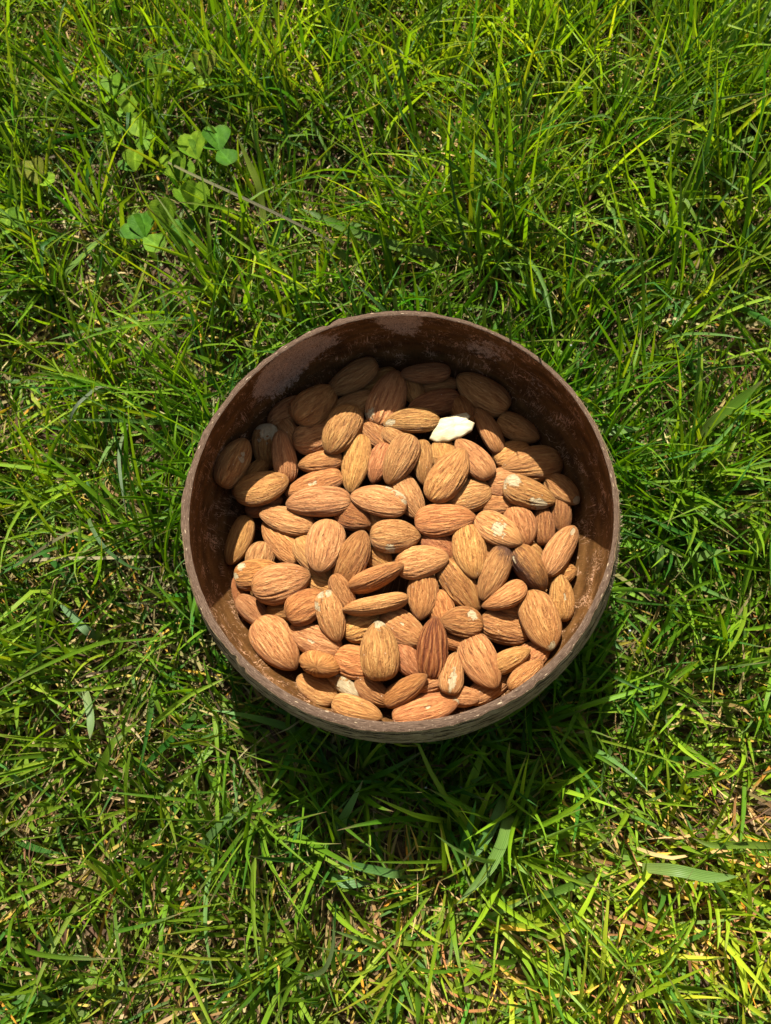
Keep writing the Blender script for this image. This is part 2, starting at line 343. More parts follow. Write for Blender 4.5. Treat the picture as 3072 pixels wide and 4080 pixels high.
M_ALM = almond_material(); M_WHITE = white_piece_material(); M_IN = inner_wall_material()
M_RIM = rim_material(); M_OUT = outer_material(); M_GRASS = grass_material()
M_THATCH = grass_material('dry_thatch', 0.12, 0.6, 0.2); M_CLOVER = clover_material(); M_SOIL = soil_material()
ALMONDS = [
 ((-19.87, 60.21, -30.55), (-0.86, -0.475, -0.186), (-0.209, -0.004, 0.978), (22.65, 11.19, 6.94), {}, 'shaded almond lying highest against the upper left wall of the bowl'),
 ((-10.47, 60.39, -34.44), (-0.891, -0.452, 0.051), (-0.004, 0.119, 0.993), (17.58, 8.52, 6.5), {}, 'shaded almond half tucked between the highest left one and the grooved upright one'),
 ((-5.97, 51.64, -30.96), (0.3, 0.953, -0.049), (0.1, 0.02, 0.995), (24.7, 13.79, 8.55), {'groove': 1.3, 'chip': [(-0.75, 0.75, 0.2, 0.1)]}, 'dark grooved almond at the shade edge, its blunt lower end lit'),
 ((-33.35, 48.97, -30.33), (0.629, 0.746, -0.218), (0.263, 0.059, 0.963), (21.11, 14.36, 8.91), {}, 'broad shaded almond below the highest left almond, its upper end under it'),
 ((-43.91, 46.11, -31.83), (-0.845, -0.532, 0.051), (0.183, -0.198, 0.963), (17.54, 10.8, 6.7), {}, 'shaded almond beside the pale fibre patch of the wall, half hidden by a broad one'),
 ((-19.36, 49.96, -33.1), (-0.934, -0.356, -0.002), (-0.041, 0.103, 0.994), (18.48, 10.75, 6.66), {}, 'shaded almond glimpsed behind the two upright ones left of the far wall'),
 ((-22.59, 37.69, -28.39), (-0.396, -0.916, 0.066), (0.266, -0.045, 0.963), (21.66, 13.13, 8.14), {'groove': 1.1}, 'upright almond left of the upper middle, top in shade, tip down in sun'),
 ((-32.92, 36.38, -31.51), (0.937, 0.341, -0.077), (0.129, -0.132, 0.983), (17.64, 12.63, 7.83), {}, 'blunt almond half in shade, its right end under an upright almond'),
 ((-51.26, 33.14, -32.91), (0.035, -0.858, -0.512), (0.269, -0.486, 0.832), (17.52, 11.27, 6.98), {'chip': [(-0.9, 0, 0.5, 0.3)]}, 'shaded almond by the left wall with a chalky white worn top end'),
 ((-61.72, 24.18, -26.41), (0.403, 0.914, -0.049), (0.805, -0.329, 0.493), (20.38, 12.5, 9.26), {'chip': [(0.15, 0.1, 0.3, 0.07), (0.35, 0.2, 0.3, 0.06)]}, 'leftmost narrow almond leaning on the shaded wall with two small pale scuffs'),
 ((-56.95, 22.17, -35.33), (0.567, 0.82, -0.077), (0.255, -0.086, 0.963), (21.28, 7.84, 6.5), {}, 'thin shaded almond squeezed behind the lit broad one near the left wall'),
 ((-44.29, 28.57, -31.39), (-0.163, 0.964, 0.211), (0.623, -0.065, 0.78), (20.4, 10.02, 6.5), {}, 'almond pointing up with a dark brown top and lit lower half near the left wall'),
 ((-51.81, 15.96, -29.78), (0.953, 0.3, -0.028), (-0.055, 0.264, 0.963), (20.9, 13.79, 8.55), {'smooth': 1}, 'broad smooth almond at the left whose blunt end is cut by the shadow line'),
 ((-32.72, 17.04, -31.66), (-0.949, -0.302, -0.087), (-0.101, 0.031, 0.994), (22.57, 10.33, 6.5), {'tint': 'red', 'chip': [(0.0, 0.1, 0.9, 0.07)]}, 'reddish almond with a pale scuff on its upper face, tip touching the broad smooth one'),
 ((-30.77, 26.4, -31.91), (-0.992, -0.093, -0.089), (-0.094, 0.05, 0.994), (17.34, 8.91, 6.5), {}, 'almond lying under the tip of the upright half-shaded one'),
 ((-17.33, 25.1, -30.31), (-0.14, -0.99, -0.002), (-0.322, 0.044, 0.946), (23.4, 10.81, 6.7), {}, 'upright brown almond with its tip pointing down between the reddish and the cream-edged one'),
 ((-9.83, 37.05, -31.28), (0.672, -0.737, 0.076), (-0.022, 0.083, 0.996), (15.27, 9.7, 6.5), {'tint': 'red'}, 'reddish almond seen in the gap right of the upright half-shaded one'),
 ((-8.34, 25.05, -30.22), (-0.321, -0.947, -0.022), (-0.018, -0.017, 1.0), (16.53, 9.02, 6.5), {'tint': 'red'}, 'reddish almond partly covered on both sides in the upper middle'),
 ((-0.62, 25.1, -26.55), (-0.421, -0.902, -0.094), (0.144, -0.169, 0.975), (20.42, 11.46, 7.11), {'groove': 1.1}, 'golden striped almond leaning right with its tip down, below the white-nicked flat one'),
 ((-30.15, 9.49, -28.01), (-0.998, -0.016, -0.062), (-0.059, -0.138, 0.989), (24.18, 11.1, 6.88), {}, 'long golden almond lying level left of centre on top of two others'),
 ((-8.05, 9.23, -26.22), (-0.965, 0.26, -0.03), (0.042, 0.266, 0.963), (20.97, 11.89, 7.37), {'chip': [(-0.65, -0.75, 0.5, 0.12), (-0.2, -0.9, 0.5, 0.08), (-0.85, -0.3, 0.5, 0.06)], 'tint': 'gold'}, 'golden almond with cream bare skin along its upper right edge'),
 ((2.47, 11.79, -30.14), (0.502, -0.865, -0.017), (0.028, -0.003, 1.0), (18.52, 10.58, 6.56), {}, 'almond sloping down to the right just behind the cream-edged one'),
 ((-42.06, 3.73, -30.93), (-0.954, 0.298, -0.035), (0.047, 0.265, 0.963), (21.75, 10.73, 6.65), {}, 'plain golden almond under the left end of the long level one'),
 ((3.27, 41.44, -29.36), (-0.986, -0.1, 0.134), (0.118, 0.151, 0.981), (21.48, 10.25, 6.5), {'chip': [(0.8, 0.6, 0.3, 0.08)]}, 'lit striped almond touching the white peeled piece with its blunt end'),
 ((-1.2, 34.28, -30.34), (0.796, -0.582, -0.164), (0.257, 0.081, 0.963), (15.0, 8.35, 6.5), {}, 'small bit of almond showing beneath the almond next to the white piece'),
 ((7.61, 25.52, -30.41), (0.051, -0.998, 0.035), (-0.532, 0.003, 0.847), (17.85, 7.75, 6.5), {}, 'narrow upright almond between the golden striped one and the large central leaning one'),
 ((-60.48, -3.01, -35.21), (-0.29, -0.957, -0.023), (-0.467, 0.121, 0.876), (19.54, 10.98, 6.81), {'smooth': 1}, 'almond by the left wall split lengthwise by the shadow line'),
 ((-51.69, -11.21, -34.48), (-0.171, -0.984, -0.044), (-0.136, -0.021, 0.991), (15.0, 10.8, 6.7), {}, 'lit almond end peeping out right of the one split by the shadow line'),
 ((-44.15, -4.01, -33.04), (-0.722, 0.686, -0.09), (-0.105, 0.019, 0.994), (21.25, 10.5, 6.51), {'chip': [(0.6, -0.3, 0.7, 0.04)]}, 'long shaded almond crossing under the plain golden one on the left'),
 ((-41.7, -20.4, -27.65), (0.962, 0.267, -0.057), (0.123, -0.24, 0.963), (21.28, 13.93, 8.63), {}, 'largest broad tan almond on the left side of the heap with a level striped face'),
 ((-50.84, -16.85, -30.06), (0.981, 0.194, -0.014), (0.066, -0.262, 0.963), (17.4, 10.59, 6.56), {'tint': 'red', 'chip': [(-0.95, 0.3, 0.2, 0.09), (-0.6, 0.8, 0.3, 0.09)]}, 'reddish almond with white specks on its blunt left end beside the largest broad one'),
 ((-52.32, -29.65, -34.16), (0.74, -0.626, -0.246), (0.182, -0.166, 0.969), (16.12, 8.19, 6.5), {'smooth': 1}, 'lit narrow almond against the left wall where the shadow line ends'),
 ((-43.56, -41.31, -33.48), (0.633, -0.774, -0.016), (-0.127, -0.124, 0.984), (22.82, 14.66, 9.09), {'smooth': 1}, 'big plump almond at the lower left wall with its tip pointing down right'),
 ((-32.46, -28.26, -29.36), (0.847, 0.495, -0.195), (0.256, -0.057, 0.965), (16.23, 11.78, 7.31), {'tint': 'red', 'groove': 1.1}, 'brown almond left of the one with a cream top edge, its tip beneath it'),
 ((-40.51, -29.21, -33.49), (0.992, 0.002, 0.13), (-0.13, -0.055, 0.99), (15.0, 7.36, 6.5), {}, 'shaded end of an almond showing below the largest broad one'),
 ((-23.44, -32.04, -27.66), (0.258, -0.948, -0.188), (0.089, -0.171, 0.981), (18.36, 9.73, 6.5), {'chip': [(-0.88, -0.5, 0.5, 0.1), (-0.55, -0.9, 0.4, 0.1), (-0.9, 0.3, 0.5, 0.08)]}, 'upright almond with a peeled cream band round its upper left edge'),
 ((-26.62, -7.45, -25.82), (-0.142, -0.968, 0.209), (0.203, 0.178, 0.963), (20.67, 13.46, 8.34), {'groove': 1.2}, 'broad upright almond with strong wavy furrows, tip down, left of centre'),
 ((-30.99, -10.65, -30.88), (0.637, -0.767, 0.075), (0.018, 0.111, 0.994), (20.61, 10.76, 6.67), {}, 'almond under the strongly furrowed upright one, showing at its left and below'),
 ((-16.48, -11.44, -26.91), (0.421, 0.879, 0.226), (-0.233, -0.136, 0.963), (20.62, 11.49, 7.12), {'tint': 'brown'}, 'brown almond leaning right with its tip up beside the furrowed upright one'),
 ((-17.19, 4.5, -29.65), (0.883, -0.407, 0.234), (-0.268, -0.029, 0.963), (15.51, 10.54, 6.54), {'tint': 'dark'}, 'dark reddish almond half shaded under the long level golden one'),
 ((-1.72, -3.58, -26.77), (0.973, 0.078, -0.217), (0.227, -0.146, 0.963), (18.44, 11.74, 7.28), {'tint': 'gold', 'chip': [(-0.25, -0.85, 0.5, 0.1)]}, 'pale golden almond with a tiny white chip on its lower edge in the centre'),
 ((-8.19, -17.99, -27.07), (0.913, 0.397, 0.094), (0.385, -0.914, 0.126), (21.51, 10.36, 7.67), {'tint': 'brown', 'chip': [(-0.3, 0.5, 0.8, 0.03)]}, 'slender dark almond on its side lying on top at the centre of the heap'),
 ((7.6, -12.27, -28.27), (0.976, 0.19, 0.11), (-0.097, -0.074, 0.992), (19.15, 11.46, 7.11), {'tint': 'gold'}, 'pale almond with a white pinpoint tip right of the slender dark one'),
 ((-8.32, -27.77, -26.53), (-0.971, -0.209, 0.115), (-0.202, 0.977, 0.066), (23.3, 9.34, 6.92), {'chip': [(-0.95, 0.1, 0.3, 0.06)]}, 'flat slender almond on edge pointing left just under the slender dark one'),
 ((-19.87, -24.03, -27.57), (0.432, -0.883, -0.182), (0.26, -0.072, 0.963), (15.0, 7.85, 6.5), {}, 'small golden almond end between the upright cream-banded and the two slender ones'),
 ((-8.72, -9.76, -30.27), (0.747, -0.665, -0.017), (0.004, -0.022, 1.0), (15.0, 9.91, 6.5), {}, 'almond deep in the gap above the slender dark one'),
 ((-13.05, -34.28, -31.43), (0.912, 0.409, 0.034), (-0.008, -0.066, 0.998), (15.0, 11.1, 6.88), {'tint': 'gold', 'groove': 1.1}, 'stubby wrinkled golden almond under the flat slender one'),
 ((1.1, -35.72, -31.55), (0.843, -0.534, -0.064), (0.032, -0.068, 0.997), (18.93, 11.67, 7.23), {'chip': [(-0.1, 0.2, 0.9, 0.04)], 'tint': 'brown'}, 'brown gold almond with pale flecks right of the tall upright one'),
 ((-6.61, -43.56, -27.47), (-0.09, 0.994, 0.056), (0.222, -0.034, 0.974), (20.37, 13.35, 8.27), {'chip': [(0.93, -0.3, 0.3, 0.12)]}, 'tall upright almond with a cream chip at its upper tip at the lower centre'),
 ((-30.01, -39.6, -32.62), (-0.911, 0.413, -0.015), (-0.075, -0.131, 0.988), (20.68, 11.35, 7.04), {'chip': [(-0.0, 0.1, 0.9, 0.05)]}, 'almond sloping down right next to the big plump one, with a tiny pale nick'),
 ((-27.08, -47.68, -34.84), (0.042, 0.187, -0.981), (-0.296, -0.936, -0.191), (22.61, 14.59, 8.71), {'tint': 'brown'}, 'almond standing on end showing its star-creased round butt'),
 ((-14.4, -47.47, -32.59), (0.969, -0.245, -0.013), (-0.011, -0.093, 0.996), (17.74, 11.47, 7.11), {'tint': 'red'}, 'reddish blunt almond left of the tall upright one'),
 ((-28.69, -56.16, -34.29), (-0.903, 0.429, -0.009), (0.046, 0.118, 0.992), (16.01, 9.84, 6.5), {'smooth': 1}, 'half-moon almond against the lower left wall below the star-creased one'),
 ((-19.46, -54.7, -33.9), (-0.848, 0.529, 0.029), (-0.032, -0.104, 0.994), (15.0, 5.6, 6.5), {'chip': [(-0.45, 0.0, 0.9, 0.38)]}, 'almond showing a large bare cream patch in the lower left gap'),
 ((-8.81, -57.09, -33.94), (0.845, -0.523, -0.109), (0.03, -0.157, 0.987), (15.0, 7.99, 6.5), {'groove': 1.2, 'tint': 'brown'}, 'deeply wrinkled almond below the foot of the tall upright one'),
 ((-14.01, -63.0, -31.71), (0.953, -0.301, 0.024), (0.059, 0.263, 0.963), (18.07, 8.3, 6.5), {}, 'smooth almond touching the near rim left of the bottom middle'),
 ((2.25, -56.17, -31.14), (0.828, 0.492, 0.269), (-0.243, -0.117, 0.963), (18.44, 7.89, 6.5), {'smooth': 1, 'tint': 'brown'}, 'almond with a dark smudge on its blunt left end above the near rim'),
 ((9.26, -62.41, -32.43), (0.96, 0.281, 0.005), (-0.081, 0.257, 0.963), (23.65, 10.49, 6.5), {'tint': 'red', 'chip': [(0.05, -0.1, 0.9, 0.04), (0.95, 0.1, 0.3, 0.07)]}, 'large reddish almond lying along the near rim at the bottom middle'),
 ((20.14, -57.74, -34.71), (0.972, -0.117, 0.201), (-0.213, -0.091, 0.973), (15.0, 7.61, 6.5), {}, 'thin crescent of almond behind the large one at the near rim'),
 ((31.24, -54.52, -35.74), (0.852, 0.523, -0.024), (-0.078, 0.173, 0.982), (18.57, 8.03, 6.5), {}, 'almond lying low by the near rim with its right half in shade'),
 ((18.05, -50.36, -31.13), (0.126, 0.977, -0.172), (0.231, 0.14, 0.963), (15.0, 8.44, 6.5), {'smooth': 1, 'chip': [(-0.25, 0, 0.95, 0.17), (-0.55, 0.05, 0.9, 0.14)]}, 'small round almond with a long white scar on its face'),
 ((27.76, -46.26, -31.46), (0.45, -0.887, 0.104), (-0.182, 0.023, 0.983), (20.98, 12.34, 7.65), {'groove': 1.1}, 'large pointed almond with its tip down right near the near rim'),
 ((11.52, -42.1, -29.42), (0.081, 0.96, 0.27), (-0.014, -0.269, 0.963), (21.43, 10.45, 6.5), {'tint': 'ridge', 'groove': 2.2}, 'dark red-brown almond with deep straight ridges standing at the lower centre'),
 ((21.34, -33.17, -29.29), (-0.96, 0.085, 0.266), (0.261, -0.067, 0.963), (15.31, 10.3, 6.5), {'tint': 'brown', 'chip': [(-0.38, -0.5, 0.5, 0.13)]}, 'almond with an oval white bare spot, just right of the dark ridged one'),
 ((36.64, -34.5, -33.93), (0.958, -0.266, -0.103), (0.029, -0.268, 0.963), (18.36, 11.8, 7.32), {'groove': 1.1}, 'almond pointing right below the curved bean-like one'),
 ((37.8, -45.65, -30.37), (0.876, 0.438, 0.201), (-0.259, 0.076, 0.963), (15.0, 7.18, 6.5), {}, 'almond wedge pointing right under the large one with its tip down'),
 ((45.0, -44.04, -33.91), (0.836, 0.545, 0.061), (-0.193, 0.188, 0.963), (15.0, 9.62, 6.5), {'tint': 'red'}, 'shaded almond in the right gap above the near rim'),
 ((48.36, -32.17, -30.59), (0.293, -0.953, 0.076), (0.194, 0.137, 0.971), (22.01, 13.88, 8.6), {'smooth': 1, 'chip': [(0.97, 0, 0.3, 0.1)]}, 'big almond at the lower right leaning on the rim with a pale tip'),
 ((56.23, -23.7, -33.97), (-0.048, 0.996, 0.07), (0.373, -0.047, 0.927), (17.0, 9.04, 6.5), {'smooth': 1, 'chip': [(0.0, 0.1, 0.95, 0.06)]}, 'almond with one white dot behind the big one at the lower right'),
 ((55.34, -14.97, -36.4), (0.973, 0.225, -0.052), (0.056, -0.01, 0.998), (15.0, 9.42, 6.5), {}, 'lit almond tip beside the bare right wall'),
 ((56.63, -6.74, -33.39), (0.524, 0.809, -0.266), (0.454, -0.001, 0.891), (23.46, 10.12, 6.5), {'smooth': 1, 'chip': [(0.7, 0.2, 0.8, 0.06)]}, 'slim almond pointing up at the right with a white fleck near its tip'),
 ((45.08, -14.28, -30.51), (0.527, -0.842, -0.117), (-0.77, -0.531, 0.353), (18.79, 12.15, 9.0), {'tint': 'brown', 'stain': [(-0.35, 0.0, 0.8, 0.3), (0.3, -0.3, 0.8, 0.55)], 'chip': [(-0.6, 0.2, 0.8, 0.06)]}, 'almond with a blackish blotch and shaded flank at the right'),
 ((45.81, -7.55, -34.49), (0.818, -0.565, -0.103), (0.115, -0.015, 0.993), (15.0, 7.89, 6.5), {}, 'small piece of almond between the stained one and the slim one at the right'),
 ((32.91, -16.09, -28.63), (-0.41, -0.911, -0.035), (0.23, -0.14, 0.963), (21.58, 9.79, 6.5), {'stain': [(-0.93, 0, 0.4, 0.22)]}, 'almond with a dark purplish top end, tip down, right of centre'),
 ((36.11, -24.03, -30.36), (-0.87, -0.491, 0.04), (-0.326, 0.635, 0.701), (17.31, 9.8, 6.5), {'bend': 0.35}, 'curved bean-like almond tucked under the one with the dark top end'),
 ((40.25, -27.79, -34.59), (0.989, -0.098, -0.109), (0.105, -0.053, 0.993), (15.0, 8.73, 6.5), {}, 'shaded almond in the gap under the curved bean-like one'),
 ((21.39, -20.05, -31.54), (0.536, -0.84, -0.079), (0.076, -0.046, 0.996), (21.31, 12.39, 7.68), {'tint': 'brown', 'groove': 1.5}, 'big dark-striped almond sloping down right just right of centre'),
 ((24.53, -8.56, -28.38), (0.15, -0.986, 0.073), (0.115, 0.09, 0.989), (20.39, 11.74, 7.28), {}, 'striped almond with its tip straight down under the reddish level one'),
 ((7.96, -23.96, -30.55), (0.032, -0.998, 0.058), (-0.265, 0.047, 0.963), (17.38, 11.07, 6.87), {'tint': 'red'}, 'almond pointing down with a shaded top, left of the big dark-striped one'),
 ((15.83, 2.9, -28.19), (0.996, 0.084, -0.028), (0.019, 0.109, 0.994), (22.12, 12.0, 7.44), {'tint': 'red', 'groove': 1.1}, 'large reddish almond lying level on top at the middle of the heap'),
 ((34.54, -1.09, -27.58), (0.815, -0.556, 0.16), (-0.11, 0.123, 0.986), (19.13, 11.19, 6.94), {'chip': [(0.05, -0.05, 0.5, 0.15), (0.15, -0.3, 0.5, 0.08)], 'tint': 'gold'}, 'almond with a bare cream patch in the middle of its face, right of centre'),
 ((42.53, 1.44, -31.41), (0.306, -0.948, 0.091), (0.137, 0.139, 0.981), (15.8, 11.54, 7.16), {'tint': 'red'}, 'reddish brown almond right behind the cream-patched one'),
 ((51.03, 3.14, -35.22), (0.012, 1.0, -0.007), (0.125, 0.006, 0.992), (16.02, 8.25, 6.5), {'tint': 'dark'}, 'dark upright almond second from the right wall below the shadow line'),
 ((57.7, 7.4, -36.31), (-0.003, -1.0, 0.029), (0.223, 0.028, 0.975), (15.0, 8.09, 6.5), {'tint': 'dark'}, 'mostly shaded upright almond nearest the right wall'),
 ((45.95, 13.28, -29.97), (0.925, -0.266, -0.27), (0.259, -0.074, 0.963), (20.31, 11.14, 6.91), {'chip': [(-0.82, 0.35, 0.5, 0.17), (0.4, -0.6, 0.7, 0.16)]}, 'almond with two white bare patches at the right'),
 ((58.68, 16.01, -34.74), (0.689, -0.713, 0.133), (0.08, 0.257, 0.963), (15.0, 10.16, 6.5), {'tint': 'brown', 'chip': [(0.9, -0.2, 0.3, 0.12)]}, 'brown almond with a white-nicked tip by the right wall'),
 ((47.63, 25.6, -34.45), (-0.938, -0.249, 0.242), (0.264, -0.056, 0.963), (24.01, 13.18, 8.17), {'groove': 1.2}, 'broad almond at the right crossed by a thin grass shadow, half shaded'),
 ((38.04, 17.96, -33.2), (0.989, 0.096, -0.113), (0.109, 0.049, 0.993), (15.0, 12.05, 7.47), {}, 'rounded almond end left of the one with two white patches'),
 ((43.43, 40.8, -35.96), (0.868, -0.493, -0.056), (0.112, 0.086, 0.99), (17.48, 10.69, 6.63), {'smooth': 1}, 'small shaded almond near the upper right wall'),
 ((31.86, 39.21, -33.7), (-0.391, 0.919, -0.058), (0.56, 0.288, 0.777), (21.54, 9.53, 6.5), {'smooth': 1}, 'slim almond pointing up, right of the white piece, crossed by a grass shadow'),
 ((29.75, 54.85, -34.1), (-0.809, 0.585, 0.059), (-0.086, -0.216, 0.973), (23.59, 12.9, 8.0), {'smooth': 1}, 'large shaded almond lying at the upper right of the heap'),
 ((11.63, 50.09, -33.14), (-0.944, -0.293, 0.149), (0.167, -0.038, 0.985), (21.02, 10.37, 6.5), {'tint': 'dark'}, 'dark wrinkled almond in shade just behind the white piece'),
 ((8.41, 61.9, -30.35), (-0.999, -0.042, 0.014), (0.002, 0.27, 0.963), (18.95, 8.67, 6.5), {'smooth': 1}, 'shaded almond lying level at the top of the heap under the far wall'),
 ((14.16, 58.7, -35.03), (0.993, 0.095, -0.071), (0.059, 0.125, 0.99), (15.0, 8.22, 6.5), {}, 'shaded almond half buried between the level top one and the dark wrinkled one'),
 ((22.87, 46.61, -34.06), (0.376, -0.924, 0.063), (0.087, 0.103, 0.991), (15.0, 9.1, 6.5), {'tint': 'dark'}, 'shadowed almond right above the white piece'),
 ((3.76, 56.09, -33.97), (0.277, -0.954, 0.111), (0.023, 0.122, 0.992), (15.0, 8.43, 6.5), {}, 'shadowed almond just right of the upright grooved one by the far wall'),
 ((16.86, 18.96, -26.04), (0.572, 0.801, 0.178), (-0.225, -0.056, 0.973), (22.7, 12.96, 8.03), {'groove': 1.3}, 'large golden furrowed almond leaning right with its tip up at the upper centre'),
 ((15.63, 28.81, -31.46), (-0.289, 0.957, -0.027), (0.081, 0.052, 0.995), (15.0, 10.08, 6.5), {}, 'almond tip peeping up behind the large golden furrowed one under the white piece'),
 ((25.98, 25.92, -28.15), (-0.651, 0.759, -0.012), (0.197, 0.184, 0.963), (19.53, 10.69, 6.63), {}, 'striped almond sloping down right behind the large golden furrowed one'),
 ((23.19, 12.31, -30.9), (-0.959, -0.282, -0.03), (0.018, -0.168, 0.986), (18.76, 11.75, 7.28), {}, 'blunt almond lying level below and right of the large golden furrowed one'),
 ((40.58, 30.3, -34.72), (0.87, 0.477, -0.127), (0.113, 0.058, 0.992), (15.0, 10.5, 6.51), {}, 'almond in shadow between the slim one and the broad one at the right'),
 ((35.76, 9.28, -33.16), (0.995, -0.002, -0.102), (0.102, 0.014, 0.995), (15.0, 7.95, 6.5), {'tint': 'red'}, 'reddish almond glimpsed under the two-patched one'),
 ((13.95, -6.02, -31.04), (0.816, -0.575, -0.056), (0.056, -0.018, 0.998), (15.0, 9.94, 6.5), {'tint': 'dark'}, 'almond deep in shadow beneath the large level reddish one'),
 ((31.55, -6.55, -32.66), (0.479, -0.876, -0.056), (0.09, -0.014, 0.996), (15.0, 7.81, 6.5), {}, 'almond showing between the tip-down striped one and the dark-topped one'),
 ((14.38, -29.13, -32.09), (0.311, -0.948, -0.07), (0.055, -0.056, 0.997), (15.0, 9.8, 6.5), {'tint': 'red'}, 'bright reddish almond in the gap above the dark ridged one'),
 ((3.03, -46.44, -32.89), (0.62, -0.766, -0.167), (0.0, -0.213, 0.977), (15.0, 8.7, 6.5), {'tint': 'red'}, 'reddish almond between the tall upright one and the dark ridged one'),
 ((11.14, -53.45, -34.29), (0.954, 0.298, -0.016), (0.049, -0.102, 0.994), (15.0, 6.31, 6.5), {}, 'shadowed almond under the foot of the dark ridged one'),
 ((17.83, -39.22, -33.15), (0.944, -0.321, -0.083), (0.062, -0.075, 0.995), (15.0, 5.94, 6.5), {'tint': 'red'}, 'almond peeping out right of the dark ridged one'),
 ((42.5, -51.0, -28.22), (0.762, 0.645, 0.053), (-0.21, 0.169, 0.963), (15.0, 6.93, 6.5), {}, 'dark almond tip low in the gap at the lower right rim'),
 ((-26.64, -20.49, -31.27), (0.898, -0.439, 0.042), (-0.065, -0.039, 0.997), (15.0, 7.76, 6.5), {}, 'dim almond in the gap right of the largest broad one'),
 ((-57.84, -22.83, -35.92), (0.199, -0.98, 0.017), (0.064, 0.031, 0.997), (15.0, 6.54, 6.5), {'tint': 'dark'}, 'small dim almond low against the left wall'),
 ((-51.51, 10.26, -34.51), (0.953, 0.277, 0.125), (-0.136, 0.02, 0.991), (15.0, 7.68, 6.5), {}, 'edge of an almond under the broad smooth one at the left'),
 ((-7.99, 1.95, -30.06), (0.777, -0.63, -0.006), (0.001, -0.008, 1.0), (15.0, 8.3, 6.5), {}, 'reddish almond in the gap left of the pale golden one'),
 ((-42.46, 37.66, -33.25), (0.574, -0.786, -0.232), (0.021, -0.269, 0.963), (15.0, 7.83, 6.5), {}, 'shadowed almond in the gap between the pointed and blunt ones at the upper left'),
 ((25.34, 20.95, -32.19), (0.272, -0.962, 0.003), (0.098, 0.031, 0.995), (15.0, 6.01, 6.5), {'tint': 'brown'}, 'narrow sliver of almond beside the blunt level one'),
]
WHITE = [(11.69, 38.53), (9.96, 34.39), (12.81, 32.77), (16.93, 32.84), (21.65, 34.41), (25.64, 36.95), (26.66, 40.01), (24.29, 41.39), (25.1, 42.9), (23.72, 44.49), (18.2, 43.35), (13.94, 42.47)]
WHITE_Z = -28.5
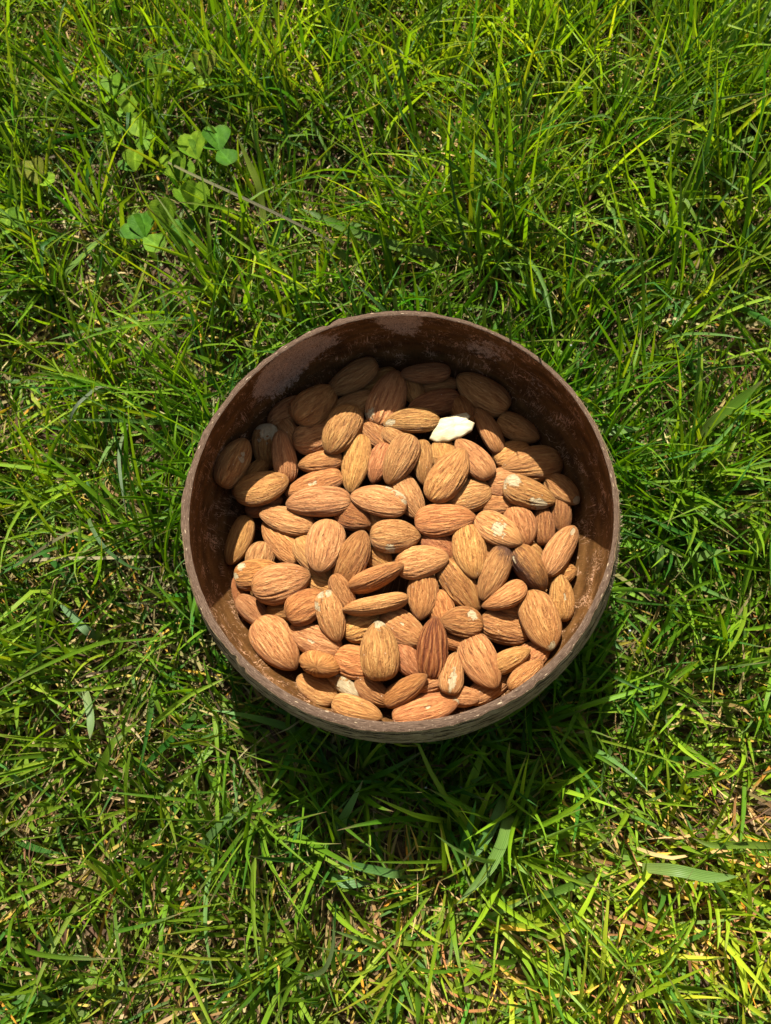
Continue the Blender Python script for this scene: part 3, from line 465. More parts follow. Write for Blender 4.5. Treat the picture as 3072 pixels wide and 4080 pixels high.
BLADES = [
 ([(32.0, 77.7, 1.0), (31.3, 75.8, 28.0), (29.5, 71.7, 52.0), (28.9, 69.3, 64.0), (29.7, 69.5, 71.0)], 1.7, (0.085, 0.17, 0.018), 0.4, 0.3, 'thin blade rising just over the far rim, leftmost of three there', 'grass blade', 0),
 ([(41.6, 73.0, 1.0), (40.6, 71.2, 28.0), (38.4, 67.3, 52.0), (36.9, 65.1, 64.0), (36.3, 65.3, 79.0)], 1.7, (0.05, 0.115, 0.03), 0.4, 0.3, 'thin blade rising over the upper right rim and shading it, middle of three', 'grass blade', 0),
 ([(50.2, 67.3, 1.0), (49.0, 65.7, 28.0), (46.3, 62.1, 52.0), (45.4, 60.1, 64.0), (47.0, 60.3, 86.0)], 1.7, (0.085, 0.17, 0.018), 0.4, 0.3, 'tallest thin blade over the upper right rim, shading an almond', 'grass blade', 0),
 ([(-2.4, 84.0, 1.0), (-2.3, 82.0, 28.0), (-2.2, 77.5, 52.0), (-1.8, 75.0, 64.0), (-1.2, 75.2, 69.0)], 1.7, (0.05, 0.115, 0.03), 0.4, 0.3, 'thin blade touching the far rim at the top of the bowl', 'grass blade', 0),
 ([(-63.2, 137.3, 8), (-64.1, 150.2, 16), (-65.1, 157.5, 22), (-68.8, 165.5, 27), (-73.0, 174.1, 33)], 3.13, (0.19, 0.26, 0.03), 0.25, 0.2, 'bright yellow green broad blade standing between the clover and the dry stalk', 'grass blade', 0),
 ([(-152.4, 118.2, 1), (-150.1, 119.9, 14), (-142.3, 125.7, 18), (-134.8, 132.5, 20), (-128.0, 136.0, 24)], 4.08, (0.12, 0.215, 0.045), 0.2, 0.3, 'pale green broad blade with bluish bloom at the far left below the clover', 'grass blade', 0),
 ([(16.8, 124.9, 1), (11.6, 125.4, 14), (-5.8, 127.0, 20), (-23.7, 131.9, 24), (-36.1, 136.6, 27), (-45.3, 140.6, 28)], 4.22, (0.085, 0.17, 0.018), 0.25, 0.3, 'broad bent green blade lying level above the bowl, ending near the dry stalk', 'grass blade', 0),
 ([(-18.0, 124.2, 8), (-24.6, 123.6, 14), (-30.1, 127.4, 17), (-33.5, 131.0, 19)], 3.13, (0.13, 0.21, 0.025), 0.25, 0.1, 'shorter broad green blade just below the level one above the bowl', 'grass blade', 0),
 ([(-13.2, 192.5, 6), (-13.9, 198.2, 14), (-11.5, 205.1, 22)], 3.13, (0.12, 0.215, 0.045), 0.2, 0.8, 'pale grey green blade pointing straight up at the top centre of the lawn', 'grass blade', 0),
 ([(-8.5, 244.5, 10), (-2.6, 233.8, 14), (4.8, 224.6, 15)], 2.72, (0.16, 0.23, 0.11), 0.1, 0, 'pale flat cut blade lying aslant at the top centre', 'grass blade', 0),
 ([(16.7, 210.0, 8), (21.1, 209.3, 18), (25.3, 212.0, 26), (30.1, 215.0, 34)], 2.86, (0.12, 0.215, 0.045), 0.25, 0.3, 'grey green blade leaning right at the top, right of the pale cut one', 'grass blade', 0),
 ([(71.2, 208.8, 10), (70.2, 203.4, 20), (73.4, 200.4, 25), (82.3, 199.7, 25)], 3.81, (0.075, 0.175, 0.04), 0.2, 0.5, 'blue green blade with a folded over end at the upper right', 'grass blade', 0),
 ([(134.5, 176.0, 6), (145.1, 178.7, 14), (153.7, 177.1, 20)], 3.54, (0.12, 0.215, 0.045), 0.2, 0.2, 'grey green blade reaching the right edge of the lawn near the top', 'grass blade', 0),
 ([(143.6, 135.1, 1), (142.5, 133.2, 18), (138.7, 127.0, 16), (134.8, 119.1, 12)], 3.74, (0.075, 0.175, 0.04), 0.2, 0.2, "pale bluish blade pointing down at the far right above the bowl's height", 'grass blade', 0),
 ([(135.3, 183.6, 10), (122.8, 176.6, 15), (112.4, 175.5, 20), (107.2, 177.9, 24)], 1.9, (0.19, 0.26, 0.03), 0.3, 0.2, 'hooked yellow green blade curving in the upper right', 'grass blade', 0),
 ([(114.4, 43.2, 10), (117.8, 45.6, 22), (123.0, 48.6, 32), (127.7, 52.0, 42)], 4.9, (0.085, 0.17, 0.018), 0.25, 0.5, 'widest deep green blade rising to the right of the bowl', 'grass blade', 0),
 ([(73.0, 43.7, 1), (74.3, 43.1, 18), (78.8, 41.2, 22), (84.5, 41.9, 22), (90.6, 42.9, 20)], 3.81, (0.12, 0.215, 0.045), 0.15, 0, 'pale level blade touching the right side of the bowl', 'grass blade', 0),
 ([(102.1, 15.6, 1), (104.4, 14.8, 12), (112.1, 12.3, 14), (121.2, 10.5, 14), (130.0, 10.6, 13)], 4.08, (0.12, 0.215, 0.045), 0.15, 0.1, "pale broad blade lying flat right of the bowl's middle", 'grass blade', 0),
 ([(105.2, -6.4, 10), (109.7, -5.8, 16), (116.0, -4.3, 20)], 3.74, (0.12, 0.215, 0.045), 0.15, 0.3, 'pale pointed blade lying right of the bowl, lowest of the pale ones there', 'grass blade', 0),
 ([(94.4, -10.5, 8), (95.0, -7.6, 13), (95.3, -1.5, 17)], 2.86, (0.12, 0.22, 0.06), 0.2, 0.3, "light green short upright blade beside the bowl's lower right", 'grass blade', 0),
 ([(37.9, -95.0, 1), (37.0, -97.2, 14), (34.0, -104.7, 22), (28.2, -113.1, 27), (19.1, -121.8, 30)], 4.22, (0.12, 0.215, 0.045), 0.2, 0.2, 'longest pale broad blade sweeping down to the left below the bowl', 'grass blade', 0),
 ([(36.5, -90.6, 1), (35.1, -93.0, 14), (30.4, -100.9, 20), (26.3, -106.3, 23), (22.7, -111.8, 24)], 3.81, (0.075, 0.175, 0.04), 0.2, 0.2, "dim blue green broad blade half in the bowl's shadow", 'grass blade', 0),
 ([(2.5, -115.3, 1), (0.2, -115.0, 20), (-7.6, -114.0, 20), (-14.3, -113.1, 19), (-21.2, -111.7, 18)], 2.86, (0.075, 0.175, 0.04), 0.2, 0.2, 'bluish level blade pointing left in the lower middle', 'grass blade', 0),
 ([(-24.8, -118.3, 1), (-22.9, -118.5, 12), (-16.4, -119.3, 14), (-9.1, -119.5, 13)], 3.81, (0.075, 0.175, 0.04), 0.1, 0.2, 'short broad bluish blade lying under the level one in the lower middle', 'grass blade', 0),
 ([(-30.7, -158.2, 8), (-33.2, -149.5, 12), (-28.8, -147.3, 16), (-22.4, -142.7, 24), (-19.5, -134.6, 28), (-19.8, -126.6, 30)], 1.63, (0.1, 0.14, 0.05), 0.3, 0.2, 'dark curved blade hooking upward at the lower left of centre', 'grass blade', 0),
 ([(-125.6, 3.2, 20), (-131.3, -2.1, 24), (-138.8, -7.4, 24), (-147.9, -12.4, 20)], 1.26, (0.07, 0.066, 0.028), 0.2, 0, 'thin dark grey stem slanting at the left edge beside the bowl', 'stalk', 1),
 ([(-97.3, -6.8, 16), (-114.2, -7.9, 18), (-135.7, -8.2, 17), (-154.8, -9.0, 14)], 1.33, (0.24, 0.205, 0.12), 0.2, 0, 'pale straw coloured stalk lying level left of the bowl', 'stalk', 1),
 ([(-119.1, 7.5, 1), (-117.5, 5.1, 28), (-112.3, -3.0, 32), (-105.7, -9.8, 32), (-97.7, -14.2, 28), (-91.2, -11.5, 20)], 1.36, (0.05, 0.115, 0.03), 0.3, 0.2, 'dark green blade drooping in a long arc toward the left side of the bowl', 'grass blade', 0),
 ([(-108.2, 169.7, 26), (-92.8, 157.9, 30), (-73.2, 145.8, 32), (-53.8, 134.9, 32), (-34.4, 126.1, 28), (-25.8, 123.1, 24)], 1.33, (0.07, 0.066, 0.028), 0.4, 0, 'long brown dry stalk slanting across the lawn from the clover', 'stalk', 1),
 ([(-115.1, 52.5, 10), (-108.6, 32.6, 30), (-104.2, 18.9, 36), (-100.1, 3.7, 36)], 1.22, (0.12, 0.18, 0.1), 0.3, 0.3, 'pale thin blade hanging straight down left of the bowl', 'grass blade', 0),
 ([(-121.4, 65.1, 1), (-122.1, 62.2, 22), (-124.4, 52.6, 32), (-128.4, 46.3, 32), (-133.1, 39.5, 24)], 1.36, (0.13, 0.17, 0.11), 0.3, 0.3, 'shiny thin blade bowed over left of the bowl with a bright glint', 'grass blade', 0),
 ([(-120.7, -55.7, 8), (-115.1, -66.2, 12), (-113.0, -75.3, 14)], 3.13, (0.13, 0.21, 0.07), 0.15, 0, 'pale flat blade lying upright in the picture at the worn left patch', 'grass blade', 0),
 ([(-117.0, -37.4, 1), (-119.5, -35.4, 14), (-127.9, -28.9, 12), (-134.3, -24.5, 10)], 3.4, (0.11, 0.2, 0.09), 0.1, 0, 'pale grey green cut blade lying in the worn patch left of the bowl', 'grass blade', 0),
 ([(126.9, -103.6, 1), (124.0, -103.5, 12), (114.2, -103.3, 15), (103.8, -103.7, 15), (98.6, -102.2, 12)], 2.45, (0.13, 0.21, 0.025), 0.3, 0.3, 'thick bright blade reaching in from the lower right edge', 'grass blade', 0),
 ([(81.9, -112.0, 10), (91.6, -111.9, 15), (102.0, -113.4, 16), (111.0, -112.9, 16)], 3.81, (0.12, 0.215, 0.045), 0.2, 0.1, 'pale broad blade lying level at the lower right', 'grass blade', 0),
 ([(66.8, -113.2, 1), (64.1, -114.1, 16), (55.0, -117.2, 20), (47.1, -120.0, 20), (39.9, -123.7, 18)], 2.86, (0.085, 0.17, 0.018), 0.3, 0.3, 'broad green blade pointing left at the lower right of centre', 'grass blade', 0),
 ([(29.2, 107.9, 1), (27.8, 109.0, 24), (23.3, 112.6, 42), (19.9, 116.8, 56), (18.0, 121.0, 66), (17.1, 124.8, 74)], 1.09, (0.05, 0.115, 0.03), 0.4, 0.3, "tall dark stem standing behind the bowl's far rim, leaning left", 'grass blade', 0),
 ([(30.3, 109.0, 1), (29.9, 110.3, 22), (28.4, 114.7, 44), (29.2, 119.1, 66), (30.4, 120.4, 76)], 1.16, (0.085, 0.17, 0.018), 0.4, 0.3, "tall green stem crossing upright behind the bowl's far rim", 'grass blade', 0),
 ([(36.6, 110.7, 1), (36.8, 111.4, 20), (37.3, 113.6, 42), (40.0, 114.9, 62), (43.4, 114.7, 78)], 1.16, (0.05, 0.115, 0.03), 0.4, 0.3, 'tall dark stem behind the far rim leaning to the right', 'grass blade', 0),
 ([(-55.6, 130.5, 10), (-49.1, 133.4, 22), (-50.3, 143.7, 30)], 1.77, (0.05, 0.115, 0.03), 0.3, 0.3, 'dark short blade crossing under the dry stalk', 'grass blade', 0),
]
CLOVERS = [
 (-80.8, 168.9, 31, [(102.0, 14.42, 12, 0.25, (0.05, 0.145, 0.008)), (164.0, 7.69, 8, 0.25, (0.05, 0.145, 0.008)), (-51.0, 10.23, 5, 0.25, (0.05, 0.145, 0.008))], 'dark green three leaved clover standing highest at the upper left'),
 (-112.0, 130.6, 25, [(99.0, 14.89, 10, 0.25, (0.05, 0.145, 0.008)), (140.0, 14.83, 5, 0.25, (0.05, 0.145, 0.008)), (-34.0, 10.43, 0, 0.25, (0.11, 0.22, 0.014))], 'largest clover with rounded dark leaflets at the left'),
 (-97.4, 131.2, 19, [(92.0, 12.71, 10, 0.25, (0.05, 0.145, 0.008)), (13.0, 6.57, 10, 0.25, (0.05, 0.145, 0.008))], 'shaded dark clover right of the largest one'),
 (-102.5, 136.8, 23, [(105.0, 17.73, 45, 0.55, (0.16, 0.27, 0.016)), (79.0, 10.18, 50, 0.55, (0.16, 0.27, 0.016))], 'tall folded yellow green clover leaflets above the shaded dark one'),
 (-91.5, 143.3, 25, [(48.0, 9.84, 20, 0.55, (0.11, 0.22, 0.014)), (128.0, 12.18, 25, 0.55, (0.11, 0.22, 0.014)), (74.0, 13.93, 35, 0.55, (0.16, 0.27, 0.016))], "light green clover just under the dry stalk's left end"),
 (-92.9, 170.8, 24, [(106.0, 13.08, 20, 0.55, (0.16, 0.27, 0.016)), (145.0, 9.9, 25, 0.55, (0.11, 0.22, 0.014))], 'yellow green clover left of the highest dark one'),
 (-100.1, 160.6, 23, [(113.0, 12.59, 25, 0.55, (0.16, 0.27, 0.016)), (69.0, 10.16, 25, 0.55, (0.11, 0.22, 0.014))], 'clover with folded bright leaflets at the tip of the dry stalk'),
 (-136.4, 211.4, 21, [(110.0, 11.35, 10, 0.25, (0.11, 0.22, 0.014)), (27.0, 7.51, 10, 0.25, (0.11, 0.22, 0.014)), (-132.0, 6.23, 5, 0.25, (0.11, 0.22, 0.014))], 'small mid green clover nearest the upper left corner'),
 (-114.4, 217.8, 23, [(103.0, 12.03, 30, 0.55, (0.11, 0.22, 0.014)), (62.0, 8.41, 35, 0.55, (0.16, 0.27, 0.016))], 'upright clover leaf at the top of the clover patch'),
 (-92.8, 214.6, 25, [(84.0, 12.36, 30, 0.55, (0.17, 0.19, 0.025)), (125.0, 10.85, 25, 0.55, (0.16, 0.27, 0.016)), (-99.0, 6.68, 10, 0.25, (0.16, 0.27, 0.016))], 'clover with browned edges at the top right of the patch'),
 (-134.7, 187.9, 21, [(129.0, 8.67, 10, 0.25, (0.11, 0.22, 0.014)), (59.0, 6.33, 15, 0.25, (0.11, 0.22, 0.014)), (-68.0, 6.05, 5, 0.25, (0.16, 0.27, 0.016))], 'clover half hidden by blades at the middle left of the patch'),
 (-119.8, 186.3, 21, [(122.0, 8.94, 15, 0.25, (0.16, 0.27, 0.016)), (17.0, 5.44, 10, 0.25, (0.11, 0.22, 0.014)), (-89.0, 7.3, 5, 0.25, (0.11, 0.22, 0.014))], 'clover in the centre of the patch with toothed light leaflets'),
 (-121.9, 168.4, 21, [(88.0, 9.8, 25, 0.55, (0.16, 0.27, 0.016)), (141.0, 8.81, 15, 0.25, (0.05, 0.145, 0.008))], 'clover of one bright and one bluish leaflet below the centre of the patch'),
 (-165.2, 162.9, 21, [(112.0, 12.87, 20, 0.55, (0.17, 0.19, 0.025)), (10.0, 8.43, 15, 0.25, (0.16, 0.27, 0.016))], 'reddish brown tinged clover at the left edge'),
 (-172.7, 140.5, 21, [(76.0, 9.77, 10, 0.25, (0.11, 0.22, 0.014)), (126.0, 9.94, 15, 0.25, (0.16, 0.27, 0.016)), (-161.0, 6.89, 5, 0.25, (0.11, 0.22, 0.014))], 'wide pale clover cut by the left edge of the picture'),
 (-129.2, 200.6, 19, [(88.0, 9.51, 25, 0.55, (0.16, 0.27, 0.016)), (152.0, 6.71, 10, 0.25, (0.11, 0.22, 0.014)), (-37.0, 6.42, 5, 0.25, (0.16, 0.27, 0.016))], 'small bright clover above the centre one'),
]
# ---------------------------------------------------------------- soil
def build_soil():
    a = np.linspace(-0.5, 0.5, 181)
    a = np.concatenate([[-60, -8, -2, -0.8], a, [0.8, 2, 8, 60]])
    X, Y = np.meshgrid(a, a, indexing='ij')
    n = len(a)
    u = np.clip((X + 0.5), 0, 0.999); v = np.clip(Y + 0.5, 0, 1)
    Z = 0.003 * vnoise(u, v, 26, 26, 1) + 0.002 * vnoise(u, v, 70, 70, 2) + 0.0012 * vnoise(u, v, 160, 160, 3)
    r = np.hypot(X, Y)
    Z = Z - 0.003
    Z = np.where(r < 0.055, np.minimum(Z, -0.001), Z)
    Z = np.where(r > 0.6, -0.003, Z)
    V = np.stack([X, Y, Z], -1).reshape(-1, 3)
    o = mesh_object('ground', V, grid_faces(n, n, wrap_v=False, flip=True), M_SOIL)
    tag(o, 'dark brown crumbly soil showing between the grass', kind='structure')
    return o
build_soil()

# ---------------------------------------------------------------- bowl
def r_prof(z):                     # outside radius (mm) at height z below the rim plane
    hz = np.where(z > -20, 65.6, 46.0)
    return 73.5 * np.sqrt(np.clip(1 - ((z + 20) / hz) ** 2, 0, 1))

def wall_th(t):
    return 2.12 - 0.38 * np.sin(t) - 0.28 * np.cos(t)

def gaus(t, t0, w):
    d = (t - t0 + np.pi) % (2 * np.pi) - np.pi
    return np.exp(-(d / w) ** 2)

def build_bowl():
    root = bpy.data.objects.new('coconut_bowl', None); SC.collection.objects.link(root)
    root.location = (0, 0, 0); root.empty_display_size = 0.02
    tag(root, 'round brown coconut shell bowl full of almonds standing in the grass', 'bowl')
    NT = 1080
    t = np.arange(NT) / NT * 2 * np.pi - np.pi          # seam at the left side
    u = np.arange(NT) / NT
    edge = 0.45 * vnoise(u, u * 0, 9, 1, 4) + 0.32 * vnoise(u, u * 0, 34, 1, 5) + 0.22 * vnoise(u, u * 0, 120, 1, 6) + 0.10 * vnoise(u, u * 0, 320, 1, 7)
    notch = 1.1 * gaus(t, math.radians(-134.5), 0.022) + 0.6 * gaus(t, math.radians(-131), 0.012) + 0.7 * gaus(t, math.radians(111), 0.018) + 0.5 * gaus(t, math.radians(-52), 0.02)
    edge = edge - notch + 0.5 * gaus(t, math.radians(107.5), 0.02)
    inner_e = 0.30 * vnoise(u, u * 0, 12, 1, 14) + 0.14 * vnoise(u, u * 0, 30, 1, 8) + 0.06 * vnoise(u, u * 0, 160, 1, 9)
    rimz = 0.16 * vnoise(u, u * 0, 16, 1, 10) + 0.07 * vnoise(u, u * 0, 90, 1, 11)
    th = wall_th(t)
    # rim top
    K = 7; rows = []; wc = []
    for k in range(K):
        f = k / (K - 1)
        rr = (70 - th + inner_e) * (1 - f) + (70 + edge) * f
        z = rimz - 0.22 * (abs(f - 0.5) * 2) ** 6 + 0.05 * vnoise(u, u * 0 + f, 400, 4, 12)
        rows.append(np.stack([rr * np.cos(t), rr * np.sin(t), z], -1))
        wc.append(np.stack([t * 70, f * 2.6 + 0 * t, 0 * t], -1))
    V = np.concatenate(rows) * MM; V[:, 2] += RIM
    o = mesh_object('rim', V, grid_faces(K, NT, flip=True), M_RIM, root, attrs={'wallc': np.concatenate(wc)})
    tag(o, 'cut top edge of the shell with cream flecks')
    # outside
    zs = -np.concatenate([np.linspace(0, 1, 170) ** 1.35 * 61.0, [61.6, 61.9]])
    rows, wc, ck = [], [], []
    vv = np.linspace(0, 1, len(zs))
    rc = np.random.default_rng(55)
    CR_ = []
    for lane in range(22):
        tt = -math.pi + rc.uniform(0, 0.3)
        while tt < math.pi:
            hl = rc.uniform(0.05, 0.30)
            CR_.append((tt + hl, hl, -(2.2 + lane * 2.7 + rc.normal(0, 0.4)), rc.uniform(0.22, 0.45), rc.uniform(0, 6.28), rc.uniform(0.1, 0.45), rc.uniform(-0.8, 0.8)))
            tt += 2 * hl + rc.uniform(0.0, 0.22)
    for k, z in enumerate(zs):
        s = -z / 61.0
        r0 = r_prof(np.array(z)) * np.ones(NT)
        cells = 40
        warp = 0.012 * vnoise(u, np.full(NT, min(s, 1)), 18, 6, 20)
        n = vnoise(u, np.clip(np.full(NT, s) + warp, 0, 1), 26, 40, 21)
        m = vnoise(u, np.clip(np.full(NT, s) + warp, 0, 1), 22, 14, 22)
        crack = np.zeros(NT)
        for (t0, hl, z0, wd, ph, wv, sl) in CR_:
            if abs(z - z0) > 3.2: continue
            dt = (t - t0 + np.pi) % (2 * np.pi) - np.pi
            msk = np.abs(dt) < hl
            if not msk.any(): continue
            d_ = dt[msk]; zc = z0 + wv * np.sin(d_ * 22 + ph) * 0.6 + sl * d_ + 0.18 * np.sin(d_ * 90 + ph * 3)
            wz = wd * np.sqrt(np.clip(1 - (d_ / hl) ** 2, 0, 1)) + 0.02
            crack[msk] = np.maximum(crack[msk], np.clip(1.25 - np.abs(z - zc) / wz * 0.7, 0, 1))
        n2 = vnoise(u, np.clip(np.full(NT, s) + warp, 0, 1), 150, 110, 23)
        fade = min(1.0, -z / 1.2)
        rr = r0 + edge * max(0, 1 - s * 6) * (1 - 0.3 * fade) - fade * crack * 0.45 + fade * 0.14 * n2 + 0.35 * vnoise(u, np.full(NT, min(s, 1)), 14, 5, 24) * min(1, s * 8)
        if k >= len(zs) - 2: rr = r_prof(np.array(-61.0)) * np.ones(NT) * (0.75 if k == len(zs) - 2 else 0.01)
        zz = z + rimz * max(0, 1 - s * 10) - (0.22 if k == 0 else 0)
        rows.append(np.stack([rr * np.cos(t), rr * np.sin(t), zz + 0 * t], -1))
        wc.append(np.stack([t * 70, z + 0 * t, 0 * t], -1)); ck.append(crack * fade)
    V = np.concatenate(rows) * MM; V[:, 2] += RIM
    o = mesh_object('outer_shell', V, grid_faces(len(zs), NT), M_OUT, root, attrs={'wallc': np.concatenate(wc), 'crack': np.concatenate(ck)})
    tag(o, 'rough grey brown outside of the shell with dark cracks')
    # inside
    zs = -np.concatenate([[0.22], np.linspace(0.012, 1, 80) ** 1.1 * 57.5])
    rows, wc, pt, fk = [], [], [], []
    for k, z in enumerate(zs):
        d = min(1.0, -z / 50.0)
        rr = r_prof(np.array(z)) - th - 0.4 * d + inner_e * max(0, 1 + z / 8) + 0.12 * vnoise(u, np.full(NT, -z / 60), 24, 10, 30)
        if z < -45: rr = rr * (1 - 0.0) 
        if k == len(zs) - 1: rr = rr * 0.01
        zz = z + (rimz if k == 0 else rimz * max(0, 1 + z / 4))
        rows.append(np.stack([rr * np.cos(t), rr * np.sin(t), zz + 0 * t], -1))
        wc.append(np.stack([t * 68, z + 0 * t, 0 * t], -1))
        def g(t0, w, z0, zw): return gaus(t, math.radians(t0), math.radians(w)) * math.exp(-((z - z0) / zw) ** 2)
        p = 1.2 * g(122, 9, -9, 10) + 1.2 * g(130, 9, -17, 11) + 0.95 * g(91, 7.5, -3, 9) + 0.55 * g(89, 6, -14, 9) + 0.62 * g(66, 9, -20, 6) + 0.45 * g(60, 10, -11, 5) + 0.42 * g(45, 9, -22, 5) + 0.4 * g(112, 8, -14, 7) + 0.35 * g(20, 8, -24, 4)
        f = 0.62 * g(-13.5, 2.6, -20, 1.6) + 0.62 * g(-17, 2.2, -17, 1.5) + 0.6 * g(-27, 3.6, -19, 0.8) + 0.55 * g(-3, 1.0, -5, 3) + 0.55 * g(8, 1.0, -7, 3) + 0.5 * g(-40, 1.2, -10, 2)
        pt.append(p); fk.append(f)
    V = np.concatenate(rows) * MM; V[:, 2] += RIM
    o = mesh_object('inner_wall', V, grid_faces(len(zs), NT, flip=True), M_IN, root,
                    attrs={'wallc': np.concatenate(wc), 'patch': np.concatenate(pt), 'flake': np.concatenate(fk)})
    tag(o, 'smooth dark brown inside wall with pale fibre marks')
    # fibre tufts sticking out of the outside just under the rim
    rg = np.random.default_rng(8); V = []; F = []; W = []
    for q in range(150):
        a = rg.uniform(-math.pi, math.pi)
        if rg.random() < 0.5: a = rg.normal(-0.1, 0.35)
        z0 = -rg.uniform(0.3, 9); r0 = float(r_prof(np.array(z0))) - 0.1; L = rg.uniform(0.5, 1.8)
        da = rg.normal(0, 0.012); dz = rg.normal(0.2, 0.7)
        p0 = np.array([r0 * math.cos(a), r0 * math.sin(a), z0]); 
        p1 = np.array([(r0 + L * 0.55) * math.cos(a + da), (r0 + L * 0.55) * math.sin(a + da), z0 + dz * 0.5])
        p2 = np.array([(r0 + L * 0.7) * math.cos(a + 2.4 * da), (r0 + L * 0.7) * math.sin(a + 2.4 * da), z0 + dz * 1.2])
        wdt = rg.uniform(0.05, 0.12); sd = np.array([-math.sin(a), math.cos(a), 0.0]) * wdt; ud = np.array([0, 0, wdt])
        b0 = len(V) ; V += [p0 + sd, p0 - sd, p0 + ud, p1 + sd * .7, p1 - sd * .7, p1 + ud * .7, p2]
        F += [(b0, b0 + 1, b0 + 4, b0 + 3), (b0 + 1, b0 + 2, b0 + 5, b0 + 4), (b0 + 2, b0, b0 + 3, b0 + 5)]
        F += [(b0 + 3, b0 + 4, b0 + 6, b0 + 6)] 
    F = [f for f in F if len(set(f)) == 4]
    V = np.array(V) * MM; V[:, 2] += RIM
    m, nt, out = new_mat('husk_fibre'); b = NB(nt)
    p = b.princ(**{'Base Color': C4(0.30, 0.22, 0.13), 'Roughness': 0.8}); b.put(out.inputs[0], p)
    o = mesh_object('husk_fibre', V, np.array(F), m, root)
    tag(o, kind='stuff')
    return root
build_bowl()

# ---------------------------------------------------------------- almonds
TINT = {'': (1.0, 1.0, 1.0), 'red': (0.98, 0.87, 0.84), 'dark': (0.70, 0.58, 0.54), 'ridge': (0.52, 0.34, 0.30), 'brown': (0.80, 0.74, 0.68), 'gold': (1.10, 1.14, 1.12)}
def almond_mesh(L, W, T, seed, o):
    rg = np.random.default_rng(1000 + seed)
    nu, nv = 46, 108
    s = np.linspace(0, 1, nu); x = -np.cos(np.pi * (0.5 - 0.5 * np.cos(np.pi * s)) ** 1.0) if False else -np.cos(np.pi * s)
    # profile: blunt butt at x=-1, tapered tip at x=+1
    tp = rg.uniform(0.46, 0.66); bt = rg.uniform(0.36, 0.45); skew = rg.uniform(0.10, 0.20)
    f = np.clip((x + 0.25) / 1.25, 0, 1); f = f * f * (3 - 2 * f)
    ex = bt * (1 - f) + tp * f
    w = np.clip(1 - np.abs(x) ** 2.05, 0, 1) ** ex * (1 - skew * x)
    w /= w.max()
    h = np.clip(1 - np.abs(x) ** 2.3, 0, 1) ** (0.43 * (1 - f) + 0.60 * f) * (1 - 0.12 * x); h /= h.max()
    th = np.arange(nv) / nv * 2 * np.pi
    X = np.repeat(x[:, None], nv, 1); TH = np.repeat(th[None, :], nu, 0)
    cy = np.cos(TH); sz = np.sin(TH)
    py = np.sign(cy) * np.abs(cy) ** 0.96; pz = np.sign(sz) * np.abs(sz) ** 1.10
    # furrows: meridian ridges with wandering phases
    g = np.zeros_like(X)
    for k, am in ((5, .35), (9, .45), (13, .5), (17, .55), (22, .6), (27, .55), (33, .45)):
        ph = rg.uniform(0, 6.28) + rg.uniform(1.2, 3.2) * np.sin(rg.uniform(1.5, 4) * X + rg.uniform(0, 6.28) + np.round(rg.uniform(1, 3)) * TH)
        g += am * np.sin(k * TH + ph) * (0.6 + 0.4 * np.sin(2.2 * X + rg.uniform(0, 6.28) + TH))
    g = g / 1.35
    g = np.where(g < 0, g * 1.25, g * 0.75)
    gk = o.get('groove', 0.45 if o.get('smooth') else 0.85)
    env = np.clip(w, 0, 1)[:, None] ** 0.8
    disp = 0.18 * gk * g * env
    lump = 0.22 * np.sin(2 * TH + 2.1 * X + rg.uniform(0, 6)) * np.cos(1.7 * X + rg.uniform(0, 6)) * env
    R_y = W * 1.03 / 2 * w[:, None] * (1 + 0 * TH); R_z = T / 2 * h[:, None]
    Y = py * R_y + cy * (disp + lump * .6); Z = pz * R_z + sz * (disp + lump)
    XX = X * L / 2
    bend = o.get('bend', 0) + rg.normal(0, 0.035)
    Y = Y + bend * W * 0.5 * (1 - X ** 2) - bend * W * 0.18
    Z = Z + rg.normal(0, 0.05) * T * (1 - X ** 2)
    # slight asymmetric tip
    Y = Y + rg.normal(0, 0.03) * W * np.clip(X, 0, 1) ** 2
    V = np.stack([XX, Y, Z], -1).reshape(-1, 3) * MM
    dirn = np.stack([X, cy, sz], -1).reshape(-1, 3)
    chip = np.zeros(nu * nv); stain = np.zeros(nu * nv)
    P = np.stack([XX, Y, Z], -1).reshape(-1, 3)
    for key, arr in (('chip', chip), ('stain', stain)):
        for (cx, cyy, elong, rad) in o.get(key, ()):
            # centre on the upper face; cyy -1..1 across; rad as a share of the length; elong along the axis
            c = np.array([cx * L / 2, cyy * W / 2 * float(np.interp(cx, x, w))])
            dx = (P[:, 0] - c[0]); dy = (P[:, 1] - c[1])
            R = rad * L
            sx = R * (0.7 + 0.8 * elong) if elong > .6 else R
            d = np.sqrt((dx / sx) ** 2 + (dy / (R * (0.55 if elong > .6 else 0.9))) ** 2)
            a = np.clip(1 - 0.5 * d, 0, 1) * (P[:, 2] > -0.15 * T)
            arr[:] = np.maximum(arr, a)
    return V, grid_faces(nu, nv), dirn, chip, stain, g.reshape(-1)

